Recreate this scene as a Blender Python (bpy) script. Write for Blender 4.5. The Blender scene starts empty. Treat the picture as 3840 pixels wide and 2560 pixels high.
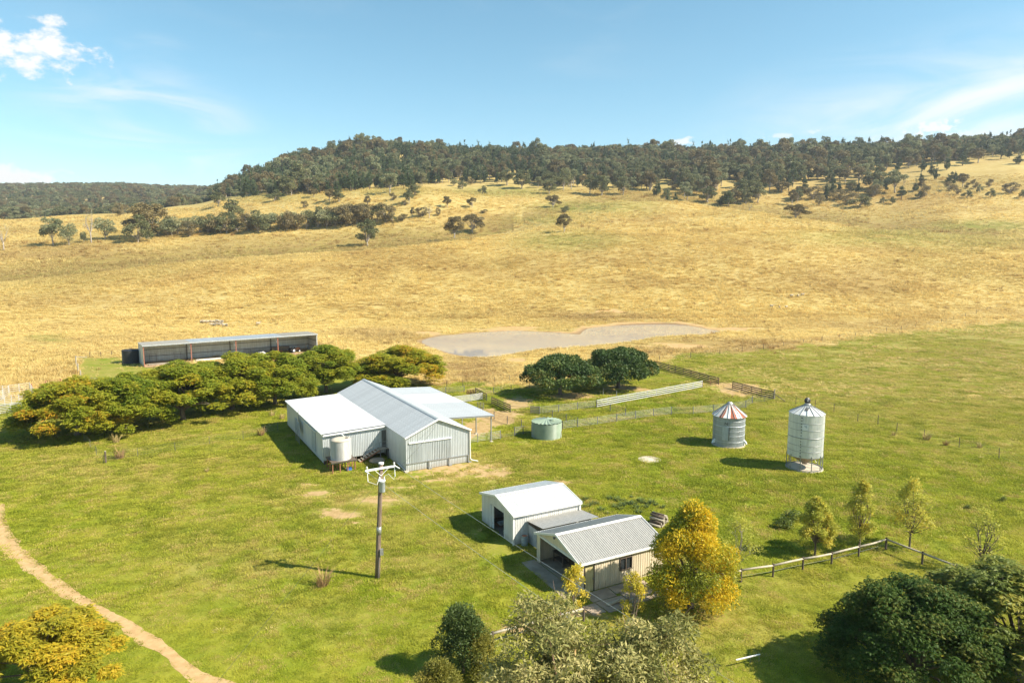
import bpy, math, random
import numpy as np
from mathutils import Vector, Matrix, Euler
R = math.radians
random.seed(7); RNG = np.random.default_rng(7)
SC = bpy.context.scene; COL = SC.collection

# ------------------------------------------------------------------ camera
CAM_H = 25.0; FPX = 2600.0; PITCH = math.atan(332/2600.0)
CS, SN = math.cos(PITCH), math.sin(PITCH)
cam_d = bpy.data.cameras.new('camera'); cam = bpy.data.objects.new('camera', cam_d); COL.objects.link(cam)
cam.location = (0, 0, CAM_H); cam.rotation_euler = (math.pi/2 - PITCH, 0, 0)
cam_d.sensor_width = 36.0; cam_d.lens = 36.0*FPX/3840.0; cam_d.clip_start = 0.5; cam_d.clip_end = 20000
SC.camera = cam
# ------------------------------------------------------------------ sun, sky, exposure
SUN_EL, SUN_AZ = R(41), R(-15)          # azimuth measured from +X towards +Y
SUNV = Vector((math.cos(SUN_EL)*math.cos(SUN_AZ), math.cos(SUN_EL)*math.sin(SUN_AZ), math.sin(SUN_EL)))
sun_d = bpy.data.lights.new('sun', 'SUN'); sun = bpy.data.objects.new('sun', sun_d); COL.objects.link(sun)
sun_d.energy = 5.0; sun_d.angle = R(0.55); sun_d.color = (1.0, 0.92, 0.78)
sun.rotation_euler = SUNV.to_track_quat('Z', 'Y').to_euler(); sun.location = (60, -20, 80)
SC.view_settings.view_transform = 'Standard'; SC.view_settings.look = 'None'
SC.view_settings.exposure = 1.06; SC.view_settings.gamma = 1.0

W = bpy.data.worlds.new('World'); SC.world = W; W.use_nodes = True
def build_world():
    nt = W.node_tree; nt.nodes.clear(); N = nt.nodes.new; L = nt.links.new
    out = N('ShaderNodeOutputWorld'); bg = N('ShaderNodeBackground')
    sky = N('ShaderNodeTexSky'); sky.sky_type = 'NISHITA'; sky.sun_disc = False
    sky.sun_elevation = SUN_EL; sky.sun_rotation = math.pi/2 - SUN_AZ
    sky.altitude = 400; sky.air_density = 1.0; sky.dust_density = 0.35; sky.ozone_density = 1.6
    tc = N('ShaderNodeTexCoord'); sep = N('ShaderNodeSeparateXYZ'); L(tc.outputs['Generated'], sep.inputs[0])
    def M(op, a, b=None, c=None, cl=False):
        n = N('ShaderNodeMath'); n.operation = op; n.use_clamp = cl
        for i, v in enumerate((a, b, c)):
            if v is None: continue
            if isinstance(v, (int, float)): n.inputs[i].default_value = v
            else: L(v, n.inputs[i])
        return n.outputs[0]
    X, Y, Z = sep.outputs
    az = M('ARCTAN2', X, Y); el = M('ARCSINE', Z)
    comb = N('ShaderNodeCombineXYZ')
    L(M('MULTIPLY', az, 1.0), comb.inputs[0]); L(M('MULTIPLY', el, 1.0), comb.inputs[1])
    def noise(sx, sy, scale, detail, rot=0.0, dist=0.0, off=0.0, rough=0.55):
        mp = N('ShaderNodeMapping'); L(comb.outputs[0], mp.inputs[0])
        mp.inputs['Scale'].default_value = (sx, sy, 1); mp.inputs['Rotation'].default_value = (0, 0, rot); mp.inputs['Location'].default_value = (off, off*.7, off)
        n = N('ShaderNodeTexNoise'); L(mp.outputs[0], n.inputs['Vector']); n.inputs['Scale'].default_value = scale
        n.inputs['Detail'].default_value = detail; n.inputs['Distortion'].default_value = dist; n.inputs['Roughness'].default_value = rough
        return n.outputs[0]
    def ramp(v, a, b):
        n = N('ShaderNodeMapRange'); n.interpolation_type = 'SMOOTHSTEP'; L(v, n.inputs[0]); n.inputs[1].default_value = a; n.inputs[2].default_value = b
        return n.outputs[0]
    # thin cirrus over the whole sky, patchy
    streak = noise(1.0, 4.2, 3.2, 7, rot=R(-14), dist=0.9)
    patch = noise(1.0, 1.6, 1.7, 2, off=4.3)
    cir = M('MULTIPLY', ramp(streak, .48, .86), ramp(patch, .44, .68))
    def sd(u, v):                                    # bearing and altitude of a survey mark
        dx = (u*3840/2352-1920)/FPX; dy = -(v*3840/2352-1280)/FPX; d = Vector((dx, CS+dy*SN, -SN+dy*CS)).normalized()
        return math.atan2(d.x, d.y), math.asin(d.z)
    def blob(a0, e0, wa, we):
        da = M('DIVIDE', M('SUBTRACT', az, a0), wa); de = M('DIVIDE', M('SUBTRACT', el, e0), we)
        return M('SUBTRACT', 1.0, M('SQRT', M('ADD', M('MULTIPLY', da, da), M('MULTIPLY', de, de))))
    fine = noise(1.0, 4.5, 5.0, 8, rot=R(20), dist=1.0, off=1.7); fine2 = noise(1.0, 3.2, 5.5, 7, rot=R(-12), dist=.8, off=3.1)
    v1 = M('MULTIPLY', ramp(blob(*sd(330, 290), .17, .085), 0, .8), ramp(fine, .40, .68))
    v2 = M('MULTIPLY', ramp(blob(*sd(2330, 235), .40, .11), 0, .9), ramp(fine2, .30, .72))
    v3 = M('MULTIPLY', ramp(blob(*sd(350, 115), .06, .03), 0, .9), ramp(fine, .42, .72))
    cirrus = M('MINIMUM', M('ADD', M('MULTIPLY', cir, .16), M('ADD', M('MULTIPLY', M('ADD', v1, M('MULTIPLY', v3, .5)), .75), M('MULTIPLY', v2, .85))), .85)
    # small fair-weather cumulus, ragged above and flatter below
    big_p = noise(1.0, 1.5, 26.0, 7, rough=.62); small_p = noise(1.0, 1.5, 85.0, 6, rough=.62, off=5.0)
    cum = None
    for (u, v, wa, we, s, pn) in ((55, 108, .085, .034, 1, 0), (110, 112, .05, .022, 1, 0), (20, 85, .05, .028, 1, 0), (40, 405, .06, .013, 1, 0), (15, 398, .05, .016, .9, 0),
                                  (1570, 325, .020, .0075, .8, 1), (1790, 312, .022, .006, .55, 1), (1864, 302, .016, .005, .55, 1), (2140, 293, .040, .013, .85, 1), (2230, 310, .05, .010, .6, 1), (2320, 318, .05, .012, .8, 1), (1680, 335, .02, .004, .4, 1),
                                  (2760, 270, .09, .03, .9, 0), (-420, 200, .10, .03, .9, 0)):
        a0, e0 = sd(u, v)
        b = M('ADD', blob(a0, e0, wa, we), M('MULTIPLY', M('SUBTRACT', (big_p, small_p)[pn], .5), 3.4))
        w = M('MULTIPLY', M('MULTIPLY', ramp(b, .10, .75), ramp(blob(a0, e0, wa*1.5, we*1.6), 0, .3)), s)
        cum = w if cum is None else M('MAXIMUM', cum, w)
    alpha = M('MAXIMUM', cirrus, cum)
    hs = N('ShaderNodeHueSaturation'); L(sky.outputs[0], hs.inputs['Color']); hs.inputs['Hue'].default_value = .474; hs.inputs['Saturation'].default_value = 1.12; hs.inputs['Value'].default_value = 1.0
    mix = N('ShaderNodeMix'); mix.data_type = 'RGBA'
    L(alpha, mix.inputs[0]); L(hs.outputs[0], mix.inputs[6])
    mix.inputs[7].default_value = (5.9, 5.9, 5.8, 1)
    L(mix.outputs[2], bg.inputs[0]); bg.inputs[1].default_value = 0.088
    L(bg.outputs[0], out.inputs[0])
build_world()
W.cycles.sampling_method = 'MANUAL'; W.cycles.sample_map_resolution = 256

# ------------------------------------------------------------------ survey helpers (photo survey marks -> ground plan metres)
K = 3840/2352.0
def gp(u, v, z=0.0):
    """ground plan point of a survey mark (units of the 2352 wide survey sheet) on the level z"""
    dx = (u*K-1920)/FPX; dy = -(v*K-1280)/FPX
    d = (dx, CS+dy*SN, -SN+dy*CS); t = (z-CAM_H)/d[2]
    return Vector((d[0]*t, d[1]*t, z))
def proj(x, y, z):
    z = z-CAM_H; zc = y*CS-z*SN; yc = y*SN+z*CS
    return (1920+FPX*x/zc)/K, (1280-FPX*yc/zc)/K
def height_at(u, vb, vt):
    b = gp(u, vb); lo, hi = 0.0, 40.0
    for _ in range(50):
        m = (lo+hi)/2
        if proj(b.x, b.y, m)[1] > vt: lo = m
        else: hi = m
    return lo
# ------------------------------------------------------------------ terrain heights
TY = np.array([240, 290, 330, 370, 410, 450, 500, 560, 620, 680, 760, 880, 1000, 1200, 1600, 2400, 4000.])
TT = {
 -600: [748,692,650,615,592,578,560,540,525,515,510,514,510,492,455,436,450],
 0: [748,694,655,647,618,590,560,534,517,508,505,512,508,490,452,434,450],
 250: [748,693,645,622,615,588,556,530,512,500,491,503,506,488,448,432,450],
 450: [748,692,642,607,600,590,556,524,500,482,471,478,486,478,452,438,450],
 530: [748,692,641,604,594,587,555,518,488,466,455,448,436,432,440,448,455],
 600: [748,691,641,602,590,586,556,514,478,455,447,425,401,404,415,430,445],
 700: [748,691,640,600,583,582,556,510,468,446,442,402,368,372,390,410,440],
 850: [748,690,638,597,573,570,556,494,448,438,428,384,341,345,365,390,430],
 950: [748,689,635,592,565,560,548,486,440,431,424,386,347,352,370,390,430],
 1100: [747,686,632,588,560,545,545,494,455,444,428,390,357,360,375,395,430],
 1297: [746,682,625,578,550,532,508,484,466,446,428,392,357,360,375,395,430],
 1430: [745,680,618,570,540,520,494,463,474,450,428,390,355,358,375,395,430],
 1550: [744,678,615,568,538,516,492,464,478,455,425,388,355,358,375,395,430],
 1700: [744,676,612,566,535,510,485,496,482,450,420,382,354,357,375,395,430],
 1827: [744,675,612,566,535,514,502,512,488,450,415,375,352,355,372,395,430],
 2000: [744,678,618,575,545,530,532,510,475,440,405,365,346,350,370,395,430],
 2200: [745,685,628,585,555,540,518,485,455,425,385,347,334,338,360,390,430],
 2352: [746,690,632,590,560,542,515,480,450,420,375,340,330,334,356,390,430],
 3000: [746,690,632,590,560,540,512,476,445,412,368,332,320,326,350,390,430],
}
TU = np.array(sorted(TT)); TV = np.array([TT[k] for k in sorted(TT)], float)
_k = (1280-TV*K)/FPX; _a = (_k*CS-SN)/(CS+_k*SN); TZ = CAM_H+_a*TY[None, :]
TZ[:, 0] = 0.0; TZ[TU >= 530, 12:14] -= 7.0; TZ[TU >= 530, 11] -= 3.0; TZ -= 0.0
TTAN = (TU*K-1920)/FPX*CS        # x / y of every survey column (close enough far away)
TYX = np.concatenate([[120, 180, 215], TY]); TZX = np.concatenate([np.zeros((len(TU), 3)), TZ], 1)
# tangents (finite difference, limited)
_h = np.diff(TYX); _d = np.diff(TZX, axis=1)/_h
_m = np.zeros_like(TZX); _m[:, 1:-1] = (_d[:, :-1]*_h[1:]+_d[:, 1:]*_h[:-1])/(_h[1:]+_h[:-1]); _m[:, 0] = 0; _m[:, 1] = 0; _m[:, 2] = 0; _m[:, -1] = _d[:, -1]
_m[:, 3] = np.minimum(_m[:, 3], .04)
def _vnoise(x, y, s, seed=0):
    """smooth value noise"""
    x = np.asarray(x)/s; y = np.asarray(y)/s; xi = np.floor(x); yi = np.floor(y); fx = x-xi; fy = y-yi
    fx = fx*fx*(3-2*fx); fy = fy*fy*(3-2*fy)
    def h(a, b):
        n = np.sin(a*127.1+b*311.7+seed*74.7)*43758.5453
        return n-np.floor(n)
    return (h(xi, yi)*(1-fx)+h(xi+1, yi)*fx)*(1-fy)+(h(xi, yi+1)*(1-fx)+h(xi+1, yi+1)*fx)*fy
def terrain(x, y):
    x = np.asarray(x, float); y = np.asarray(y, float); shp = np.broadcast(x, y).shape
    x = np.broadcast_to(x, shp).ravel(); y = np.broadcast_to(y, shp).ravel()
    yy = np.clip(y, TYX[0], TYX[-1]-1); t = np.clip(x/np.maximum(yy, 100), TTAN[0], TTAN[-1]-1e-6)
    j = np.clip(np.searchsorted(TYX, yy, side='right')-1, 0, len(TYX)-2); i = np.clip(np.searchsorted(TTAN, t, side='right')-1, 0, len(TTAN)-2)
    h = TYX[j+1]-TYX[j]; s = (yy-TYX[j])/h; s2 = s*s; s3 = s2*s
    def col(i):
        return (2*s3-3*s2+1)*TZX[i, j]+(s3-2*s2+s)*h*_m[i, j]+(-2*s3+3*s2)*TZX[i, j+1]+(s3-s2)*h*_m[i, j+1]
    f = (t-TTAN[i])/(TTAN[i+1]-TTAN[i]); f = f*f*(3-2*f)
    z = col(i)*(1-f)+col(i+1)*f
    far = np.clip((y-250)/250, 0, 1)
    z = z+far*((_vnoise(x, y, 55, 1)-.5)*2.2+(_vnoise(x, y, 21, 2)-.5)*.7)
    return z.reshape(shp)
def hill(u, v):
    """first terrain point met by the survey line through mark (u, v)"""
    dx = (u*K-1920)/FPX; dy = -(v*K-1280)/FPX; d = (dx, CS+dy*SN, -SN+dy*CS)
    ys = np.arange(60, 2600, 1.5); t = ys/d[1]; xs = d[0]*t; zs = CAM_H+d[2]*t
    below = np.nonzero(zs <= terrain(xs, ys)+.02)[0]
    k = below[0] if len(below) else len(ys)-1
    return Vector((xs[k], ys[k], float(terrain(xs[k], ys[k]))))
# ------------------------------------------------------------------ mesh helpers
class MB:
    def __init__(s): s.v = []; s.f = []; s.mi = []
    def add(s, vs, fs, mi=0):
        o = len(s.v); s.v += [tuple(p) for p in vs]; s.f += [tuple(o+i for i in q) for q in fs]; s.mi += [mi]*len(fs); return s
    def box(s, c, d, rz=0.0, rot=None, mi=0):
        hx, hy, hz = d[0]/2, d[1]/2, d[2]/2
        m = rot if rot is not None else Matrix.Rotation(rz, 3, 'Z')
        vs = [Vector(c)+m@Vector((a*hx, b*hy, e*hz)) for a in (-1, 1) for b in (-1, 1) for e in (-1, 1)]
        return s.add(vs, [(0,1,3,2), (4,6,7,5), (0,4,5,1), (2,3,7,6), (0,2,6,4), (1,5,7,3)], mi)
    def bar(s, p, q, w, h, mi=0):
        """rectangular bar from p to q, w across, h up"""
        p = Vector(p); q = Vector(q); d = (q-p); L = d.length; d.normalize()
        up = Vector((0, 0, 1)) if abs(d.z) < .95 else Vector((0, 1, 0))
        x = d.cross(up).normalized(); y = x.cross(d)
        vs = [r+x*(a*w/2)+y*(b*h/2) for r in (p, q) for a, b in ((-1,-1), (1,-1), (1,1), (-1,1))]
        return s.add(vs, [(3,2,1,0), (4,5,6,7), (0,1,5,4), (1,2,6,5), (2,3,7,6), (3,0,4,7)], mi)
    def tube(s, pts, rs, n=8, cap=True, mi=0):
        pts = [Vector(p) for p in pts]
        if not isinstance(rs, (list, tuple)): rs = [rs]*len(pts)
        vs = []; fs = []
        ref = None
        for i, p in enumerate(pts):
            d = (pts[min(i+1, len(pts)-1)]-pts[max(i-1, 0)]).normalized()
            if ref is None:
                up = Vector((0, 0, 1)) if abs(d.z) < .9 else Vector((1, 0, 0)); ref = d.cross(up).normalized()
            x = (ref-d*ref.dot(d)).normalized(); ref = x; y = d.cross(x)
            for k in range(n):
                a = 2*math.pi*k/n; vs.append(p+(x*math.cos(a)+y*math.sin(a))*rs[i])
        for i in range(len(pts)-1):
            for k in range(n):
                k2 = (k+1) % n; fs.append((i*n+k, i*n+k2, (i+1)*n+k2, (i+1)*n+k))
        if cap: fs.append(tuple(range(n-1, -1, -1))); fs.append(tuple((len(pts)-1)*n+k for k in range(n)))
        return s.add(vs, fs, mi)
    def lathe(s, prof, n=32, c=(0, 0, 0), mi=0, a0=0.0, a1=2*math.pi):
        full = abs(a1-a0-2*math.pi) < 1e-6; m = n if full else n+1
        vs = []; fs = []
        for r, z in prof:
            for k in range(m):
                a = a0+(a1-a0)*k/n; vs.append((c[0]+r*math.cos(a), c[1]+r*math.sin(a), c[2]+z))
        for i in range(len(prof)-1):
            for k in range(n):
                k2 = (k+1) % m; fs.append((i*m+k, i*m+k2, (i+1)*m+k2, (i+1)*m+k))
        return s.add(vs, fs, mi)
    def ngon(s, pts, mi=0): return s.add(pts, [tuple(range(len(pts)))], mi)
    def mesh(s, name, mats, smooth=False):
        me = bpy.data.meshes.new(name); me.from_pydata(s.v, [], s.f); me.update()
        for m in (mats if isinstance(mats, (list, tuple)) else [mats]): me.materials.append(m)
        if any(s.mi): me.polygons.foreach_set('material_index', s.mi)
        if smooth: me.polygons.foreach_set('use_smooth', [True]*len(me.polygons))
        return me
    def build(s, name, mats, parent=None, smooth=False, **kw):
        return link(name, s.mesh(name, mats, smooth), parent, **kw)
def link(name, me, parent=None, loc=None, rot=None, scale=None):
    o = bpy.data.objects.new(name, me); COL.objects.link(o)
    if parent is not None: o.parent = parent
    if loc is not None: o.location = loc
    if rot is not None: o.rotation_euler = rot
    if scale is not None: o.scale = scale
    return o
def tag(o, label=None, cat=None, group=None, kind=None):
    if label: o['label'] = label
    if cat: o['category'] = cat
    if group: o['group'] = group
    if kind: o['kind'] = kind
    return o
def thing(name, label, cat, loc=(0, 0, 0), rz=0.0, group=None):
    o = link(name, None, loc=loc, rot=(0, 0, rz)); o.empty_display_size = .3
    return tag(o, label, cat, group)
def copy_tree(o, parent=None):
    c = o.copy(); COL.objects.link(c); c.parent = parent
    for ch in o.children: copy_tree(ch, c)
    return c
def quads_mesh(name, V, mat, attr=None, npf=4):
    """numpy (n,npf,3) faces -> mesh with a per-face float attribute 'var'"""
    n = len(V); me = bpy.data.meshes.new(name)
    me.vertices.add(n*npf); me.vertices.foreach_set('co', V.reshape(-1).astype(np.float32))
    me.loops.add(n*npf); me.loops.foreach_set('vertex_index', np.arange(n*npf, dtype=np.int32))
    me.polygons.add(n); me.polygons.foreach_set('loop_start', np.arange(0, n*npf, npf, dtype=np.int32)); me.polygons.foreach_set('loop_total', np.full(n, npf, np.int32))
    me.update(calc_edges=True)
    if attr is not None:
        a = me.attributes.new('var', 'FLOAT', 'FACE'); a.data.foreach_set('value', attr.astype(np.float32))
    me.materials.append(mat)
    return me
# ------------------------------------------------------------------ material helpers
class NT:
    def __init__(s, name):
        s.m = bpy.data.materials.new(name); s.m.use_nodes = True; s.t = s.m.node_tree
        s.b = s.t.nodes['Principled BSDF']; s.out = s.t.nodes['Material Output']
    def n(s, typ, **kw):
        n = s.t.nodes.new('ShaderNode'+typ)
        for k, v in kw.items(): setattr(n, k, v)
        return n
    def l(s, a, b): s.t.links.new(a, b)
    def set(s, sock, v):
        if hasattr(v, 'is_linked') or hasattr(v, 'links'): s.l(v, sock)
        else: sock.default_value = v
    def math(s, op, a, b=0.0, clamp=False):
        n = s.n('Math', operation=op, use_clamp=clamp); s.set(n.inputs[0], a); s.set(n.inputs[1], b); return n.outputs[0]
    def noise(s, vec, scale, detail=4, rough=.55, dist=0.0):
        n = s.n('TexNoise'); 
        if vec is not None: s.l(vec, n.inputs['Vector'])
        n.inputs['Scale'].default_value = scale; n.inputs['Detail'].default_value = detail; n.inputs['Roughness'].default_value = rough; n.inputs['Distortion'].default_value = dist
        return n.outputs[0]
    def mix(s, f, a, b):
        n = s.n('Mix', data_type='RGBA'); s.set(n.inputs[0], f)
        for i, c in ((6, a), (7, b)): s.set(n.inputs[i], c if not isinstance(c, tuple) or len(c) == 4 else c+(1,))
        return n.outputs[2]
    def ramp(s, v, a, b, lo=0.0, hi=1.0):
        n = s.n('MapRange', interpolation_type='SMOOTHSTEP'); s.l(v, n.inputs[0]); n.inputs[1].default_value = a; n.inputs[2].default_value = b; n.inputs[3].default_value = lo; n.inputs[4].default_value = hi
        return n.outputs[0]
    def attr(s, name, typ='GEOMETRY'):
        n = s.n('Attribute', attribute_name=name, attribute_type=typ); return n.outputs['Fac']
    def scalev(s, vec, sc):
        n = s.n('Mapping'); s.l(vec, n.inputs[0]); n.inputs['Scale'].default_value = sc; return n.outputs[0]
    def bump(s, h, strength, dist=.02):
        n = s.n('Bump'); n.inputs['Strength'].default_value = strength; n.inputs['Distance'].default_value = dist; s.l(h, n.inputs['Height']); s.l(n.outputs[0], s.b.inputs['Normal'])
def pm(name, c1, c2, scale=2.0, rough=.6, metal=0.0, bump=0.0, c3=None, s3=.6, stretch=(1, 1, 1), spec=None, t3=(.55, .75)):
    """plain procedural material: two tones by noise, an optional third stain tone"""
    t = NT(name); g = t.n('TexCoord').outputs['Object']; v = t.scalev(g, stretch)
    f = t.noise(v, scale, 6); c = t.mix(t.ramp(f, .3, .7), c1, c2)
    if c3 is not None:
        f3 = t.noise(v, s3, 5, .65); c = t.mix(t.ramp(f3, *t3), c, c3)
    t.set(t.b.inputs['Base Color'], c); t.b.inputs['Roughness'].default_value = rough; t.b.inputs['Metallic'].default_value = metal
    if spec is not None: t.b.inputs['Specular IOR Level'].default_value = spec
    if bump: t.bump(t.noise(v, scale*6, 4), bump)
    return t.m
# ================================================================== the ground
def in_poly(px, py, poly):
    inside = np.zeros(px.shape, bool); n = len(poly); j = n-1
    for i in range(n):
        xi, yi = poly[i]; xj, yj = poly[j]
        c = ((yi > py) != (yj > py)) & (px < (xj-xi)*(py-yi)/(yj-yi+1e-12)+xi); inside ^= c; j = i
    return inside
def poly_dist(px, py, poly, closed=True):
    d = np.full(px.shape, 1e9); n = len(poly)
    for i in range(n if closed else n-1):
        ax, ay = poly[i]; bx, by = poly[(i+1) % n]; vx, vy = bx-ax, by-ay
        t = np.clip(((px-ax)*vx+(py-ay)*vy)/(vx*vx+vy*vy+1e-12), 0, 1)
        d = np.minimum(d, np.hypot(px-ax-t*vx, py-ay-t*vy))
    return d
def zoomA(x, y): return ((1600+x/1.809)/K, (1150+y/1.809)/K)
POND = [tuple(gp(*zoomA(x, y), -.15)[:2]) for x, y in [(-28,232),(0,218),(60,205),(110,195),(200,190),(300,180),(420,172),(520,166),(600,163),(660,165),(780,172),(900,178),(1000,186),(1040,188),(1052,175),(1060,165),(1090,150),(1140,140),(1240,132),(1350,125),(1480,120),(1600,118),(1680,120),(1750,125),(1850,142),(1950,160),(1990,168),(1960,178),(1900,185),(1800,190),(1700,195),(1600,203),(1500,215),(1420,228),(1350,240),(1250,250),(1180,258),(1100,265),(1020,272),(950,280),(820,287),(700,295),(620,308),(560,320),(510,332),(460,338),(380,342),(300,338),(230,330),(150,312),(80,290),(30,272),(0,258),(-26,245)]]
PATH = [(gp(u, v).xy, w) for u, v, w in [(-120,1000,.5),(-60,1060,.6),(-22,1130,.8),(-8,1190,.95),(8,1235,.95),(40,1272,.9),(82,1310,.8),(130,1345,.7),(175,1372,.55),(225,1400,.45),(268,1418,.5),(290,1436,.75),(322,1460,.8),(360,1482,.6),(392,1500,.4),(418,1530,.45),(455,1556,.7),(500,1572,.7),(560,1600,.6),(640,1650,.6)]]
def chaikin(p, k=2):
    for _ in range(k):
        q = [p[0]]
        for a, b in zip(p[:-1], p[1:]): q += [tuple(.75*x+.25*y for x, y in zip(a, b)), tuple(.25*x+.75*y for x, y in zip(a, b))]
        p = q+[p[-1]]
    return p
PATHC = chaikin([(p[0].x, p[0].y, p[1]) for p in PATH], 3)
LAWN = [(-900,2200),(-900,930),(0,925),(100,893),(170,872),(178,822),(300,822),(420,845),(700,815),(745,832),(1000,884),(1100,880),(1120,892),(1200,890),(1500,842),(1520,832),(1560,816),(1800,802),(2000,775),(2352,735),(2900,690),(3300,2200)]
# ellipses on the survey sheet: u, v, ru, rv, strength
BARE = [(930,1120,60,10,.5),(1010,1095,50,8,.6),(820,1110,40,6,.5),(650,1170,40,8,.45),(1130,1100,40,7,.55),(1090,1225,40,14,.45),(1200,1010,30,8,.5),(1650,1035,25,5,.4),(1090,985,60,28,.85),(1140,955,75,28,.8),(1195,925,50,12,.7),(1330,908,90,16,.75),(1450,893,80,14,.65),(1690,889,60,13,1.),(1060,1078,140,14,.62),(960,1090,70,9,.5),(770,1182,80,15,.78),(720,1132,60,12,.7),(880,1150,80,12,.62),(830,1200,40,8,.6),(700,1105,60,6,.6),(1130,1085,60,8,.7),(1280,1107,34,9,1.),(1185,1436,75,14,1.),(640,1355,9,30,.45),(1075,1012,45,14,.75),(1120,1170,40,10,.5),(1150,1260,60,30,.35),(1340,1405,90,25,.6),(560,1010,50,8,.45),(630,790,70,30,.0),(655,826,75,7,.95),(460,842,130,10,.9),(60,1180,5,5,0),(480,1300,60,25,.28),(990,1110,80,20,.35),(1250,960,40,20,.4),(1110,905,60,25,.5),(130,1165,30,10,.35)]
LUSH = [(1200,918,90,26,1.),(1490,920,200,26,1.),(1560,985,200,30,.7),(1900,1180,320,110,.75),(1640,1120,200,80,.7),(1450,1180,120,40,.7),(560,1270,300,120,.35),(1000,1340,200,90,.45),(110,780,45,9,.9),(240,840,60,18,.6),(1300,552,120,24,.75),(1345,476,130,15,.95),(1250,505,110,14,.6),(1160,440,140,13,.7),(2060,545,260,24,.6),(2260,520,150,14,.95),(2200,560,200,20,.45),(1440,475,90,22,.5),(620,452,120,14,.45),(900,440,120,10,.5),(680,1450,250,90,.3)]
DRY = [(850,1150,260,60,.75),(1010,1270,200,80,.5),(560,1290,190,80,.55),(200,1070,220,60,.6),(1650,1460,220,70,.45),(1100,1080,160,40,.7),(720,1420,160,60,.35),(1250,1230,70,60,.5),(1700,1350,160,40,.3),(2150,870,520,120,.85),(1750,850,200,50,.6),(2352,1000,300,80,.5),(330,960,200,30,.5)]
LITTER = [(1590,1405,115,45,.75),(1430,1420,120,25,.55),(1990,1280,120,22,.35),(1650,1290,40,18,.3),(1900,1240,90,16,.35)]
BROWN = [(230,588,330,15,.65),(620,568,160,10,.4),(1500,480,60,5,.2),(1380,728,130,15,.8),(1700,795,220,20,.75),(1080,850,90,36,.9),(1540,805,110,14,.7),(2250,820,160,50,.55),(1900,640,260,40,.35),(700,560,200,12,.4),(160,570,200,14,.45),(1500,590,300,25,.25),(880,770,110,18,.6),(200,690,260,18,.25),(1980,430,300,80,.35),(1980,745,200,10,.4),(2000,900,60,22,.3)]
def ell(u, v, L):
    m = np.zeros(u.shape)
    for a, b, ru, rv, s in L:
        if s <= 0: continue
        d = np.sqrt(((u-a)/ru)**2+((v-b)/rv)**2); m = np.maximum(m, s*np.clip(1.35-d*1.0, 0, 1))
    return np.clip(m, 0, 1)
def masks(x, y, z):
    """land-cover of ground points: lawn, bare, lush, litter, brown"""
    ok = y > 12; ys = np.where(ok, y, 12.0)
    zc = ys*CS-(z-CAM_H)*SN; u = (1920+FPX*x/zc)/K; v = (1280-FPX*(ys*SN+(z-CAM_H)*CS)/zc)/K
    # wobble so that no edge is clean
    wob = np.clip((v-560)/300, .12, 1.2)
    uw = u+(_vnoise(x, y, 6, 5)-.5)*40*wob; vw = v+(_vnoise(x, y, 5, 6)-.5)*18*wob
    inl = in_poly(uw, vw, LAWN); d = poly_dist(uw, vw, LAWN)
    wd = np.where(u > 1500, 40, 16); lawn = np.where(inl, np.clip(.5+d/wd, 0, 1), np.clip(.5-d/wd, 0, 1)); lawn[~ok] = 1
    lawn = np.where(y > 240, lawn*np.clip((320-y)/80, 0, 1), lawn)
    # the right paddock and far lawn are grazed thinner and drier
    dry = np.clip((1010-v)/180, 0, 1)*np.clip((u-1650)/300, 0, .55)+np.clip((u-2000)/900, 0, .3)*np.clip((1000-v)/150, 0, 1)
    dry = np.maximum(dry, .42*np.clip((1100-v)/160, 0, 1)*np.clip((700-u)/300, 0, 1))
    r = dict(lawn=np.clip(lawn, 0, 1), bare=np.clip(ell(uw, vw, BARE)*1.2, 0, 1), lush=ell(uw, vw, LUSH), litter=ell(uw, vw, LITTER), brown=ell(uw, vw, BROWN), dry=np.clip(np.maximum(dry, ell(uw, vw, DRY)), 0, 1))
    for k in r: r[k] = np.where(ok, r[k], {'lawn': 1}.get(k, 0))
    # browner, greener colour behind each crest paints the folds' shade into the grass
    for CU, CV, wd, s_ in (((-300, 0, 250, 425, 600, 825, 1000, 1100, 1180), (670, 651, 624, 604, 590, 577, 559, 548, 530), 46, 1.0), ((1200, 1297, 1376, 1430, 1550, 1626, 1725, 1827, 1925, 2026, 2300), (512, 486, 467, 463, 464, 470, 487, 502, 514, 529, 545), 28, .9)):
        vc = np.interp(u, CU, CV, left=2000, right=2000); dd = (vc-1-v)/wd; hol = np.where((dd > 0)&(dd < 1), s_*(1-dd)**.7, 0)*(y > 300); r['brown'] = np.maximum(r['brown'], hol); r['lush'] = np.maximum(r['lush'], hol*.45)
    dp = poly_dist(x, y, POND); ins = in_poly(x, y, POND)
    sand = np.where(ins, 1, np.clip(1.05-dp/np.where(vw < np.interp(uw, (1000, 1640), (786, 760))-3, 5.5, 1.6)+(_vnoise(x, y, 3, 9)-.5)*.5+(_vnoise(x, y, 9, 3)-.5)*.9, 0, 1)); sand[(dp > 16) & ~ins] = 0
    for a, b, ru, rv in ((980,767,35,9),(1170,757,95,6),(1640,757,140,5),(1190,826,35,8),(1560,795,110,6),(1400,716,50,3)):
        d = np.sqrt(((uw-a)/ru)**2+((vw-b)/rv)**2); sand = np.maximum(sand, np.clip(1.3-d, 0, 1)*.9)
    r['sand'] = sand; r['wet'] = np.where(ins, 1, np.clip(1.2-dp/(1.0+1.6*_vnoise(x, y, 4, 19)), 0, 1))
    return r
def spacing(a, b, h, lo, hi, g):
    mid = list(np.arange(a, b, h)); up = [b]; s = h
    while up[-1] < hi: s *= g; up.append(up[-1]+s)
    dn = [a]; s = h
    while dn[-1] > lo: s *= g; dn.append(dn[-1]-s)
    return np.array(dn[:0:-1]+mid+up)
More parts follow.
